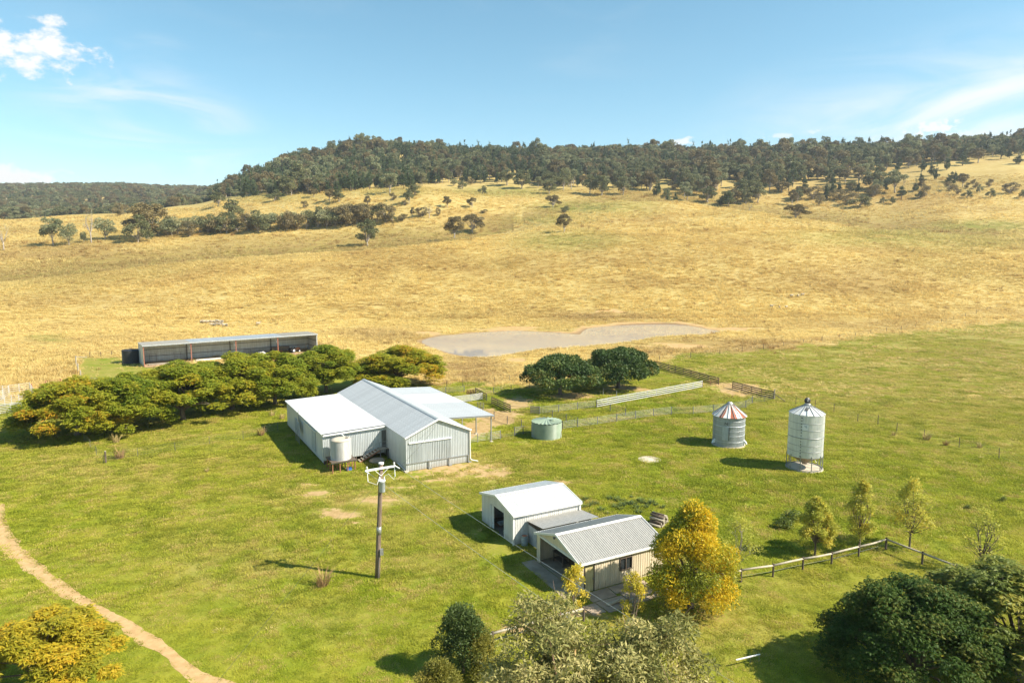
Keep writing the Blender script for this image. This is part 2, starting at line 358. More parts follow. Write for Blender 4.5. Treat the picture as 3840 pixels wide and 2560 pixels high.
def uneven(x, y):
    """spoil mounds and small unevenness of the field"""
    c = gp(1385, 728); z = 2.0*np.exp(-(((x-c.x-4)/14)**2+((y-c.y-14)/5)**2))
    c = gp(1700, 790); z = z+.8*np.exp(-(((x-c.x)/26)**2+((y-c.y)/3.2)**2))
    return z+np.clip((y-125)/60, 0, 1)*((_vnoise(x, y, 2.2, 8)-.5)*.22+(_vnoise(x, y, 7, 4)-.5)*.25)
def build_ground():
    xs = spacing(-95, 100, .75, -4200, 4200, 1.045); ys = spacing(30, 262, .75, -120, 5200, 1.02)
    X, Y = np.meshgrid(xs, ys); x = X.ravel(); y = Y.ravel(); z = terrain(x, y)
    # mound of spoil beyond the dam, the dam hollow and small unevenness of the field
    near = (y < 400)&(y > 120)
    dp = np.full(x.shape, 1e3); ins = np.zeros(x.shape, bool); k = np.nonzero((y > 140)&(y < 330)&(np.abs(x) < 140))[0]
    dp[k] = poly_dist(x[k], y[k], POND); ins[k] = in_poly(x[k], y[k], POND)
    z = z-np.where(ins, np.clip(.15+dp*.25, 0, 1.1), np.clip(.15-dp*.05, 0, .15))
    z = z+np.where(ins, 0, np.clip(dp/4, 0, 1))*uneven(x, y)
    z = z+np.clip((y-60)/5, -1, 0)*0
    nx, ny = len(xs), len(ys)
    me = bpy.data.meshes.new('ground'); me.vertices.add(nx*ny); me.vertices.foreach_set('co', np.stack([x, y, z], 1).ravel().astype(np.float32))
    i = np.arange(nx*ny).reshape(ny, nx); q = np.stack([i[:-1, :-1], i[:-1, 1:], i[1:, 1:], i[1:, :-1]], -1).reshape(-1, 4); n = len(q)
    me.loops.add(n*4); me.loops.foreach_set('vertex_index', q.ravel().astype(np.int32)); me.polygons.add(n)
    me.polygons.foreach_set('loop_start', np.arange(0, n*4, 4, dtype=np.int32)); me.polygons.foreach_set('loop_total', np.full(n, 4, np.int32)); me.update(calc_edges=True)
    me.polygons.foreach_set('use_smooth', np.ones(n, bool))
    for kx, arr in masks(x, y, z).items():
        a = me.attributes.new(kx, 'FLOAT', 'POINT'); a.data.foreach_set('value', arr.astype(np.float32))
    return me
def lawn_colour(t, P, lush, dry):
    """colour of mown grass at world position P, shared by the ground and its blades"""
    big = t.noise(P, .045, 4, .6); mid = t.noise(P, .33, 5, .6); fine = t.noise(P, 2.6, 4, .7)
    c = t.mix(t.ramp(mid, .34, .68), (.190, .228, .011), (.300, .292, .028))
    c = t.mix(t.math('MULTIPLY', t.ramp(big, .42, .72), .55), c, (.33, .270, .055)); sp = t.noise(P, 1.15, 5, .75); c = t.mix(t.math('MULTIPLY', t.ramp(sp, .54, .72), .42), c, (.30, .205, .065))
    c = t.mix(t.math('MULTIPLY', t.math('MULTIPLY', lush, .8), t.ramp(mid, .75, .35)), c, (.160, .235, .008))
    c = t.mix(t.math('MULTIPLY', dry, t.ramp(mid, .30, .62)), c, (.37, .285, .095))
    return t.mix(t.math('MULTIPLY', t.ramp(fine, .45, .75), .4), c, (.125, .140, .014))
def field_colour(t, P, brown, lush):
    Pd = t.scalev(P, (.75, 1.0, 1.0))
    big = t.noise(Pd, .018, 5, .62); mid = t.noise(Pd, .16, 5, .65); fine = t.noise(P, 1.5, 4, .7); wide = t.noise(Pd, .007, 3, .5)
    c = t.mix(t.ramp(mid, .30, .70), (.45, .335, .105), (.58, .465, .185))
    c = t.mix(t.math('MULTIPLY', t.ramp(big, .46, .68), .65), c, (.33, .215, .062))
    c = t.mix(t.math('MULTIPLY', t.ramp(wide, .50, .68), .55), c, (.30, .245, .070))
    c = t.mix(t.math('MULTIPLY', brown, t.ramp(mid, .25, .55)), c, (.25, .150, .055))
    c = t.mix(t.math('MULTIPLY', lush, t.ramp(mid, .72, .40)), c, (.17, .20, .025))
    return t.mix(t.math('MULTIPLY', t.ramp(fine, .55, .80), .4), c, (.25, .17, .055))
def ground_material():
    t = NT('ground_cover'); P = t.n('NewGeometry').outputs['Position']
    A = {k: t.attr(k) for k in ('lawn', 'bare', 'lush', 'litter', 'brown', 'sand', 'dry', 'wet')}
    n1 = t.noise(P, .9, 6, .68); n2 = t.noise(P, .28, 5, .6); n3 = t.noise(P, 5.0, 3, .6)
    lawn = lawn_colour(t, P, A['lush'], A['dry']); field = field_colour(t, P, A['brown'], A['lush'])
    edge = t.ramp(t.math('ADD', A['lawn'], t.math('MULTIPLY', t.math('SUBTRACT', n2, .5), .7)), .4, .6)
    field = t.mix(.30, field, (.20, .125, .035)); lawn = t.mix(.22, lawn, (.10, .10, .018)); c = t.mix(edge, field, lawn)
    dirt = t.mix(t.ramp(n1, .35, .65), (.36, .225, .105), (.47, .32, .165))
    bare = t.ramp(t.math('ADD', A['bare'], t.math('MULTIPLY', t.math('SUBTRACT', n1, .5), 1.7)), .47, .72)
    bare = t.math('MULTIPLY', bare, t.ramp(A['bare'], 0.02, .15))
    c = t.mix(t.math('MULTIPLY', bare, .85), c, dirt)
    lit = t.math('MULTIPLY', A['litter'], t.ramp(n3, .40, .60))
    c = t.mix(lit, c, (.30, .17, .06))
    sandc = t.mix(t.ramp(n1, .3, .7), (.40, .25, .105), (.50, .335, .155))
    c = t.mix(t.ramp(t.math('ADD', A['sand'], t.math('MULTIPLY', t.math('SUBTRACT', n2, .5), .5)), .35, .65), c, sandc); c = t.mix(t.math('MULTIPLY', A['wet'], .8), c, (.17, .115, .065))
    t.set(t.b.inputs['Base Color'], c); t.b.inputs['Roughness'].default_value = .95; t.b.inputs['Specular IOR Level'].default_value = .15
    h = t.math('ADD', t.math('MULTIPLY', n1, .6), t.math('MULTIPLY', n3, .25)); t.bump(h, .55, .22)
    return t.m
GROUND_MAT = ground_material()
ground = tag(link('ground', build_ground()), kind='structure'); ground.data.materials.append(GROUND_MAT)
# ------------------------------------------------------------------ dam water
def water_material():
    t = NT('muddy_water'); P = t.n('NewGeometry').outputs['Position']
    c = t.mix(t.noise(P, .05, 3), (.33, .308, .288), (.365, .34, .318))
    t.set(t.b.inputs['Base Color'], c); t.b.inputs['Roughness'].default_value = .03; t.b.inputs['IOR'].default_value = 1.33
    w = t.noise(t.scalev(P, (1, 2.2, 1)), 1.6, 4, .6); t.bump(w, .02, .01)
    return t.m
mb = MB(); mb.ngon([(x, y, -.15) for x, y in [((px-18)*1.006+18, (py-200)*1.008+200) for px, py in POND]])
tag(mb.build('dam_water', water_material()), kind='structure')
# ------------------------------------------------------------------ worn dirt track
DIRT = pm('track_dirt', (.40, .25, .105), (.50, .335, .155), 1.4, .95, bump=.3, c3=(.34, .27, .10), s3=.9, t3=(.58, .74))
def build_track():
    pts = []; 
    for a, b in zip(PATHC[:-1], PATHC[1:]):
        n = max(1, int(math.hypot(b[0]-a[0], b[1]-a[1])/.12))
        for k in range(n): f = k/n; pts.append(tuple(a[i]*(1-f)+b[i]*f for i in range(3)))
    V = []; F = []
    for i, p in enumerate(pts):
        q = pts[min(i+1, len(pts)-1)]; o = pts[max(i-1, 0)]; d = Vector((q[0]-o[0], q[1]-o[1])).normalized(); nrm = Vector((-d.y, d.x)); s = i*.12
        w1 = .74*p[2]*(.75+.55*float(_vnoise(s, 0, 1.3, 3))+.35*float(_vnoise(s, 5, .35, 4))-.15); w2 = .74*p[2]*(.75+.55*float(_vnoise(s, 9, 1.1, 5))+.35*float(_vnoise(s, 2, .3, 6))-.15)
        for k, e in enumerate((-w1, -w1*.45, 0, w2*.45, w2)):
            V.append((p[0]+nrm.x*e, p[1]+nrm.y*e, .010+(.012 if 0 < k < 4 else 0)))
    for i in range(len(pts)-1):
        for k in range(4): a = i*5+k; F.append((a, a+5, a+6, a+1))
    m = MB(); m.add(V, F); return m
tag(build_track().build('dirt_track', DIRT, smooth=True), kind='structure')
# ================================================================== scattered ground cover (stuff)
def gn_scatter(name, P, rz, sc, srcs, idx, extra=None, tilt=None):
    me = bpy.data.meshes.new(name); n = len(P); me.vertices.add(n); me.vertices.foreach_set('co', np.asarray(P, np.float32).ravel())
    def at(nm, typ, arr):
        a = me.attributes.new(nm, typ, 'POINT'); a.data.foreach_set('vector' if typ == 'FLOAT_VECTOR' else 'value', np.ascontiguousarray(arr).ravel())
    rot = np.zeros((n, 3), np.float32); rot[:, 2] = rz
    if tilt is not None: rot[:, 0] = tilt
    at('rot', 'FLOAT_VECTOR', rot); at('scl', 'FLOAT_VECTOR', np.asarray(sc, np.float32)); at('idx', 'INT', np.asarray(idx, np.int32))
    for k, arr in (extra or {}).items(): at(k, 'FLOAT', np.asarray(arr, np.float32))
    o = link(name, me)
    g = bpy.data.node_groups.new(name+'_scatter', 'GeometryNodeTree')
    g.interface.new_socket('Geometry', in_out='INPUT', socket_type='NodeSocketGeometry'); g.interface.new_socket('Geometry', in_out='OUTPUT', socket_type='NodeSocketGeometry')
    gi = g.nodes.new('NodeGroupInput'); go = g.nodes.new('NodeGroupOutput'); j = g.nodes.new('GeometryNodeJoinGeometry')
    def named(nm, typ):
        a = g.nodes.new('GeometryNodeInputNamedAttribute'); a.data_type = typ; a.inputs['Name'].default_value = nm; return a.outputs['Attribute']
    for k, s in [(k, q) for k, ss in enumerate(srcs) for q in (ss if isinstance(ss, tuple) else (ss,))]:
        ip = g.nodes.new('GeometryNodeInstanceOnPoints'); oi = g.nodes.new('GeometryNodeObjectInfo'); oi.inputs['Object'].default_value = s; oi.inputs['As Instance'].default_value = True
        cmp = g.nodes.new('FunctionNodeCompare'); cmp.data_type = 'INT'; cmp.operation = 'EQUAL'
        ins = [i for i in cmp.inputs if i.type == 'INT']; g.links.new(named('idx', 'INT'), ins[0]); ins[1].default_value = k
        g.links.new(gi.outputs[0], ip.inputs['Points']); g.links.new(cmp.outputs[0], ip.inputs['Selection']); g.links.new(oi.outputs['Geometry'], ip.inputs['Instance'])
        e2r = g.nodes.new('FunctionNodeEulerToRotation'); g.links.new(named('rot', 'FLOAT_VECTOR'), e2r.inputs[0]); g.links.new(e2r.outputs[0], ip.inputs['Rotation'])
        g.links.new(named('scl', 'FLOAT_VECTOR'), ip.inputs['Scale']); g.links.new(ip.outputs[0], j.inputs[0])
    g.links.new(j.outputs[0], go.inputs[0])
    m = o.modifiers.new('scatter', 'NODES'); m.node_group = g
    return o
def blades(n, radius, h0, h1, w, lean, rng, curve=True):
    """n grass blades (two faces each: a lower quad and a tip triangle merged as quads)"""
    a = rng.random(n)*2*np.pi; r = np.sqrt(rng.random(n))*radius; p = np.stack([r*np.cos(a), r*np.sin(a), np.zeros(n)], 1)
    h = h0+(h1-h0)*rng.random(n); b = a+(rng.random(n)-.5)*2.2; d = np.stack([np.cos(b), np.sin(b), np.zeros(n)], 1); s = np.stack([-np.sin(b+.5), np.cos(b+.5), np.zeros(n)], 1)
    L = lean*(.3+rng.random(n))
    mid = p+d*(h*L*.35)[:, None]+np.array([0, 0, 1])*(h*.6)[:, None]; tip = p+d*(h*L)[:, None]+np.array([0, 0, 1])*(h*np.sqrt(np.clip(1-(L*.6)**2, .2, 1)))[:, None]
    w = w*(.6+.8*rng.random(n))[:, None]
    q1 = np.stack([p-s*w/2, p+s*w/2, mid+s*w*.4, mid-s*w*.4], 1); q2 = np.stack([mid-s*w*.4, mid+s*w*.4, tip+s*w*.05, tip-s*w*.05], 1)
    return np.concatenate([q1, q2]), np.tile(rng.random(n), 2)
def src_object(name, me): return bpy.data.objects.new(name, me)
def grass_material(name, kind):
    t = NT(name); P = t.n('NewGeometry').outputs['Position']; var = t.attr('var')
    if kind == 'lawn': c = lawn_colour(t, P, t.attr('lush', 'INSTANCER'), t.attr('dry', 'INSTANCER')); hi = (.38, .38, .035); 
    else: c = field_colour(t, P, t.attr('brown', 'INSTANCER'), t.attr('lush', 'INSTANCER')); hi = (.70, .565, .26)
    c = t.mix(t.math('MULTIPLY', var, .55), c, hi)
    if kind == 'lawn':
        tone = t.attr('tone', 'INSTANCER'); c = t.mix(t.math('MULTIPLY', t.ramp(tone, .80, .84), .85), c, (.40, .30, .10)); c = t.mix(t.math('MULTIPLY', t.ramp(tone, .26, .20), .6), c, (.085, .115, .008))
    else:
        tone = t.attr('tone', 'INSTANCER'); c = t.mix(t.ramp(tone, .62, .95), c, (.27, .165, .06))
    vm = t.n('VectorMath', operation='SCALE'); t.l(c, vm.inputs[0]); vm.inputs['Scale'].default_value = 1.3 if kind == 'lawn' else 1.35; c = vm.outputs[0]
    t.set(t.b.inputs['Base Color'], c); t.b.inputs['Roughness'].default_value = .8; t.b.inputs['Specular IOR Level'].default_value = .2
    tr = t.n('BsdfTranslucent'); t.set(tr.inputs['Color'], c); mx = t.n('MixShader'); mx.inputs[0].default_value = .4
    t.l(t.b.outputs[0], mx.inputs[1]); t.l(tr.outputs[0], mx.inputs[2]); t.l(mx.outputs[0], t.out.inputs['Surface'])
    return t.m
LAWN_BLADE = grass_material('lawn_blades', 'lawn'); DRY_BLADE = grass_material('dry_blades', 'dry')
NO_GRASS = []        # ground plan footprints kept clear of grass: (cx, cy, rz, halfx, halfy)
def footprint(cx, cy, rz, hx, hy): NO_GRASS.append((cx, cy, rz, hx, hy))
def clear_of(P):
    ok = np.ones(len(P), bool)
    for cx, cy, rz, hx, hy in NO_GRASS:
        dx = P[:, 0]-cx; dy = P[:, 1]-cy; a = dx*math.cos(rz)+dy*math.sin(rz); b = -dx*math.sin(rz)+dy*math.cos(rz)
        ok &= ~((np.abs(a) < hx) & (np.abs(b) < hy))
    return ok
def scatter_grass():
    rng = np.random.default_rng(21)
    # --- short lawn
    def wedge(n, y0, y1, p, tl=-1.1, tr=1.1):
        u = rng.random(n); y = (y0**p+(y1**p-y0**p)*u)**(1/p); t = tl+(tr-tl)*rng.random(n); return t*y, y
    x, y = wedge(96000, 24, 125, 1.25); x2, y2 = wedge(52000, 90, 300, 1.2, -.2, 1.1); x = np.concatenate([x, x2]); y = np.concatenate([y, y2]); farp = np.arange(len(x)) >= 96000; z = terrain(x, y); m = masks(x, y, z); path = np.array([(p[0], p[1]) for p in PATHC])
    keep = (m['lawn'] > .45)&(m['bare']+(_vnoise(x, y, .8, 31)-.5)*.9 < .42)&(m['sand'] < .2)&(rng.random(len(x)) > m['litter']*.5)&(farp | (rng.random(len(x)) < np.clip((128-y)/50, .05, 1)))&(~farp | (rng.random(len(x)) < np.clip((y-85)/40, .1, 1)))
    dpath = poly_dist(x, y, [tuple(p) for p in path], False); keep &= dpath > .45
    P = np.stack([x, y, z-.01], 1); keep &= clear_of(P)
    P = P[keep]; y = y[keep]; s = (np.clip(y/45, .9, 3.6)*(.7+.6*rng.random(len(P))))
    hgt = (.55+.75*_vnoise(P[:, 0], P[:, 1], 3.0, 12))*(.7+.5*m['lush'][keep])
    srcs = []
    for k in range(3):
        V, a = blades(44, .36, .05, .15, .032, 1.2, np.random.default_rng(50+k)); srcs.append(src_object('lawn_patch', quads_mesh('lawn_patch', V, LAWN_BLADE, a)))
    o = gn_scatter('lawn_grass', P, rng.random(len(P))*6.28, np.stack([s, s, np.minimum(s, 1.8)*hgt], 1), srcs, rng.integers(0, 3, len(P)), dict(lush=m['lush'][keep], dry=m['dry'][keep], tone=np.clip(rng.random(len(P))*.8+(_vnoise(P[:, 0], P[:, 1], 1.6, 14)-.5)*.75+.12, 0, 1)))
    tag(o, 'short green grass of the farmyard lawn', 'grass', kind='stuff')
    # --- long dry grass of the paddocks
    srcs = []
    for k in range(4):
        r2 = np.random.default_rng(80+k); V, a = blades(36, .45, .3, .85, .055, 1.25, r2); srcs.append(src_object('dry_tuft', quads_mesh('dry_tuft', V, DRY_BLADE, a)))
    PP = []; S = []
    x, y = wedge(9000, 30, 120, 1.4); PP.append(np.stack([x, y], 1)); S.append(np.full(9000, .55))
    for n, y0, y1, p, sc in ((82000, 118, 262, 1.5, 1.0), (77000, 255, 430, 1.6, 1.45), (45000, 420, 720, 1.5, 2.2)):
        x, y = wedge(n, y0, y1, p); PP.append(np.stack([x, y], 1)); S.append(np.full(n, sc))
    xy = np.concatenate(PP); S = np.concatenate(S); x, y = xy.T; z = terrain(x, y); m = masks(x, y, z)
    dens = (1-m['lawn'])*(1-.6*m['lush'])
    dens = np.maximum(dens, m['lawn']*np.clip(m['dry']*.75-.05, 0.03, .6)*(_vnoise(x, y, 4, 47) > .45))
    keep = (rng.random(len(x)) < dens)&(m['sand'] < .35)&(_vnoise(x, y, 9, 41)*.6+_vnoise(x, y, 3, 42)*.5 > .22)
    P = np.stack([x, y, z-.05+uneven(x, y)], 1); keep &= clear_of(P)
    # occasional dark dead tussocks
    tone = rng.random(len(x))*.66; dark = rng.random(len(x)) < .03+.08*m['brown']; tone[dark] = .75+.25*rng.random(dark.sum())
    s = S*(.55+.75*rng.random(len(x)))*(.75+.6*_vnoise(x, y, 14, 44)); s = np.where(m['lawn'] > .5, s*.62, s); hs = s*(.55+.6*rng.random(len(x)))*(1+.35*dark)*.9
    hs = hs*(.5+.9*_vnoise(x, y, 25, 45))
    o = gn_scatter('dry_grass', P[keep], rng.random(keep.sum())*6.28, np.stack([s, s, hs], 1)[keep], srcs, rng.integers(0, 4, keep.sum()), dict(brown=m['brown'][keep], lush=m['lush'][keep], tone=tone[keep]))
    tag(o, 'long dry golden grass of the paddocks', 'grass', kind='stuff')
# ================================================================== materials for built things
def metal_sheet(name, c, rough=.38, metal=.55, var=.10, streak=(3, 3, .25), stain=None, obj_var=.06, dirt=False):
    t = NT(name); g = t.n('TexCoord').outputs['Object']; v = t.scalev(g, streak)
    f = t.noise(v, 1.3, 6, .6); f2 = t.noise(g, .35, 4, .6)
    lo = tuple(x*(1-var*1.6) for x in c); hi = tuple(min(1, x*(1+var)) for x in c)
    k = t.mix(t.ramp(f, .3, .7), lo, hi); k = t.mix(t.math('MULTIPLY', t.ramp(f2, .45, .75), .5), k, tuple(x*.82 for x in c))
    if stain: k = t.mix(t.math('MULTIPLY', t.ramp(t.noise(v, .8, 5, .7), .55, .75), .6), k, stain)
    if dirt:
        sz = t.n('SeparateXYZ'); t.l(g, sz.inputs[0]); dz = t.math('ADD', sz.outputs[2], t.math('MULTIPLY', t.math('SUBTRACT', t.noise(g, 2.2, 5, .7), .5), 1.1)); k = t.mix(t.ramp(dz, .75, .10, 0, .40), k, (.30, .22, .13))
    rnd = t.n('ObjectInfo').outputs['Random']; k = t.mix(t.ramp(rnd, 0, 1, 0, obj_var*4), k, tuple(x*.75 for x in c))
    t.set(t.b.inputs['Base Color'], k); t.b.inputs['Roughness'].default_value = rough; t.b.inputs['Metallic'].default_value = metal
    return t.m
GALV_ROOF = metal_sheet('galvanised_roofing', (.50, .52, .525), .40, .30, var=.13, obj_var=.10)
GALV_WALL = metal_sheet('galvanised_cladding', (.54, .575, .585), .42, .3, stain=(.44, .42, .36), dirt=True)
PALE_ROOF = metal_sheet('glare_pale_roofing', (.66, .67, .665), .40, .2, var=.08, obj_var=.07)  # galvanised roofing again, its colour brightened for the glare on the skillion
GREY_ROOF = metal_sheet('weathered_grey_roofing', (.41, .395, .36), .5, .2, stain=(.42, .38, .30))
TAN_ROOF = metal_sheet('weathered_tan_roofing', (.40, .36, .29), .55, .15, stain=(.33, .27, .2))
WHITE_SHEET = metal_sheet('white_steel_sheet', (.66, .66, .63), .42, .05, stain=(.55, .50, .40))
WHITE_WALL = metal_sheet('white_steel_walling', (.64, .635, .60), .42, .05, stain=(.53, .48, .38), dirt=True)
CREAM_SHEET = metal_sheet('cream_steel_sheet', (.70, .60, .44), .45, .05, stain=(.50, .42, .30), dirt=True)
TRIM = pm('pale_trim', (.66, .66, .62), (.74, .73, .69), 3, .4)
STEEL = pm('galvanised_pipe', (.25, .26, .25), (.34, .34, .32), 5, .42, .4)
PIPE = pm('weathered_pipe_rail', (.15, .155, .15), (.22, .22, .21), 5, .5, .3)
DARK_STEEL = pm('dark_steel', (.10, .10, .095), (.16, .155, .14), 4, .55, .3)
RUST = pm('rusted_steel', (.22, .09, .045), (.33, .15, .08), 5, .85, bump=.3)
RED_OXIDE = pm('red_oxide_steel', (.30, .10, .06), (.36, .14, .09), 4, .7)
WOOD_GREY = pm('weathered_timber', (.27, .23, .18), (.40, .35, .27), 3, .85, bump=.4, stretch=(1, 1, 5))
WOOD_DARK = pm('dark_timber', (.075, .055, .04), (.15, .115, .085), 3, .9, bump=.5, stretch=(4, 4, .5))
LOG_PALE = pm('pale_log', (.33, .285, .21), (.45, .40, .30), 4, .85, bump=.4)
CONCRETE = pm('concrete', (.44, .37, .27), (.54, .47, .36), 1.5, .9, bump=.2, c3=(.33, .28, .22))
CONCRETE_OLD = pm('old_concrete', (.27, .20, .135), (.38, .295, .21), 1.1, .92, bump=.2, c3=(.19, .165, .14))
BLACK_POLY = pm('black_polythene', (.018, .018, .02), (.035, .034, .034), 3, .45)
GREEN_POLY = pm('green_polythene', (.225, .285, .205), (.265, .325, .235), 2, .38)
GLASS_DARK = pm('dark_window_glass', (.02, .025, .03), (.035, .04, .045), 2, .08)
BLUE_PLASTIC = pm('blue_plastic', (.03, .12, .42), (.05, .16, .50), 3, .4)
RAIL_WHITE = pm('weathered_white_rail', (.44, .44, .41), (.56, .55, .51), 4, .55)
WHITE_PAINT = pm('white_paint', (.70, .69, .66), (.80, .79, .76), 4, .5)
GREY_PAINT = pm('grey_paint', (.34, .37, .38), (.42, .45, .45), 4, .5)
BARK = pm('bark', (.10, .075, .055), (.19, .15, .115), 5, .95, bump=.6, stretch=(3, 3, .6))
GUM_BARK = pm('pale_gum_bark', (.26, .215, .17), (.42, .37, .31), 3, .9, bump=.3, stretch=(3, 3, .6))
SLAT_DARK = pm('inside_floor', (.14, .11, .085), (.22, .18, .14), 1.5, .95)

# ------------------------------------------------------------------ corrugated sheets (real ribs)
def sheet_mesh(name, w, l, mat, pitch=.19, amp=.018, style='wave', th=.012):
    """ribbed sheet: x across the ribs (0..w), y along them (0..l), upper face about z=0"""
    if style == 'wave':
        n = max(4, int(round(w/pitch))*4); xs = [w*i/n for i in range(n+1)]; zs = [amp*math.cos(2*math.pi*x/pitch) for x in xs]
    else:                                                    # trapezoid pans with narrow ribs
        xs = []; zs = []; k = max(1, int(round(w/pitch))); p = w/k
        for i in range(k):
            for f, z in ((0, 0), (.34, 0), (.42, 2*amp), (.58, 2*amp), (.66, 0)): xs.append((i+f)*p); zs.append(z)
        xs.append(w); zs.append(0)
    m = MB(); nv = len(xs); V = []
    for y in (0, l):
        for x, z in zip(xs, zs): V.append((x, y, z))
    for y in (0, l):
        for x, z in zip(xs, zs): V.append((x, y, z-th))
    F = [(i, i+1, nv+i+1, nv+i) for i in range(nv-1)]+[(2*nv+i, 3*nv+i, 3*nv+i+1, 2*nv+i+1) for i in range(nv-1)]
    F += [(i, 2*nv+i, 2*nv+i+1, i+1) for i in range(nv-1)]+[(nv+i, nv+i+1, 3*nv+i+1, 3*nv+i) for i in range(nv-1)]
    m.add(V, F); return m.mesh(name, mat)
def frame_matrix(o, ex, ey):
    ex = Vector(ex).normalized(); ey = Vector(ey).normalized(); ez = ex.cross(ey)
    return Matrix(((ex.x, ey.x, ez.x, o[0]), (ex.y, ey.y, ez.y, o[1]), (ex.z, ey.z, ez.z, o[2]), (0, 0, 0, 1)))
def roof_slope(parent, o, along, down, length, fall, mats, n, pitch=.19, amp=.018, style='wave', name='roof_sheet', jit=.006):
    """a roof slope laid sheet by sheet; o = ridge end, along = ridge direction, down = fall direction"""
    along = Vector(along).normalized(); down = Vector(down).normalized(); w = length/n
    meshes = {}
    up = along.cross(down); flip = up.z < 0
    for i in range(n):
        mat = mats(i) if callable(mats) else mats
        if mat.name not in meshes: meshes[mat.name] = sheet_mesh(name, w+.012, fall, mat, pitch, amp, style)
        base = Vector(o)+along*(w*i)+Vector((0, 0, random.uniform(0, jit)+(i % 2)*.003))
        if not flip: M = frame_matrix(base, along, down)
        else: M = frame_matrix(base+along*(w+.012), -along, down)
        s = link(name, meshes[mat.name], parent); s.matrix_local = M
def wall_sheet(parent, a, b, z0, z1, mat, pitch=.19, amp=.018, style='wave', name='wall', zl=None, th=.03):
    """vertical ribbed wall between plan points a and b (outside on the right hand going a->b); zl(f) gives the top height"""
    a = Vector((a[0], a[1], 0)); b = Vector((b[0], b[1], 0)); d = b-a; L = d.length; d.normalize(); nrm = Vector((d.y, -d.x, 0))
    if style == 'wave': n = int(L/pitch)*4; S = [(L*i/n, amp*math.cos(2*math.pi*(L*i/n)/pitch)) for i in range(n+1)]
    else:
        S = []; k = max(1, int(round(L/pitch))); p = L/k
        for i in range(k):
            for f, z in ((0, 0), (.68, 0), (.74, -2*amp), (.94, -2*amp)): S.append(((i+f)*p, z))
        S.append((L, 0))
    m = MB(); V = []; nv = len(S)
    for off in (0, -th):
        for zz in (0, 1):
            for s, e in S:
                top = zl(s/L) if zl else z1; p = a+d*s+nrm*(e+off); V.append((p.x, p.y, top if zz else (z0(s/L) if callable(z0) else z0)))
    F = [(i, i+1, nv+i+1, nv+i) for i in range(nv-1)]+[(2*nv+i, 3*nv+i, 3*nv+i+1, 2*nv+i+1) for i in range(nv-1)]+[(nv+i, nv+i+1, 3*nv+i+1, 3*nv+i) for i in range(nv-1)]+[(i, 2*nv+i, 2*nv+i+1, i+1) for i in range(nv-1)]
    F += [(0, nv, 3*nv, 2*nv), (nv-1, 3*nv-1, 4*nv-1, 2*nv-1)]
    m.add(V, F); return m.build(name, mat, parent)
def part(parent, name, mat, fn, smooth=False):
    m = MB(); fn(m); return m.build(name, mat, parent, smooth)

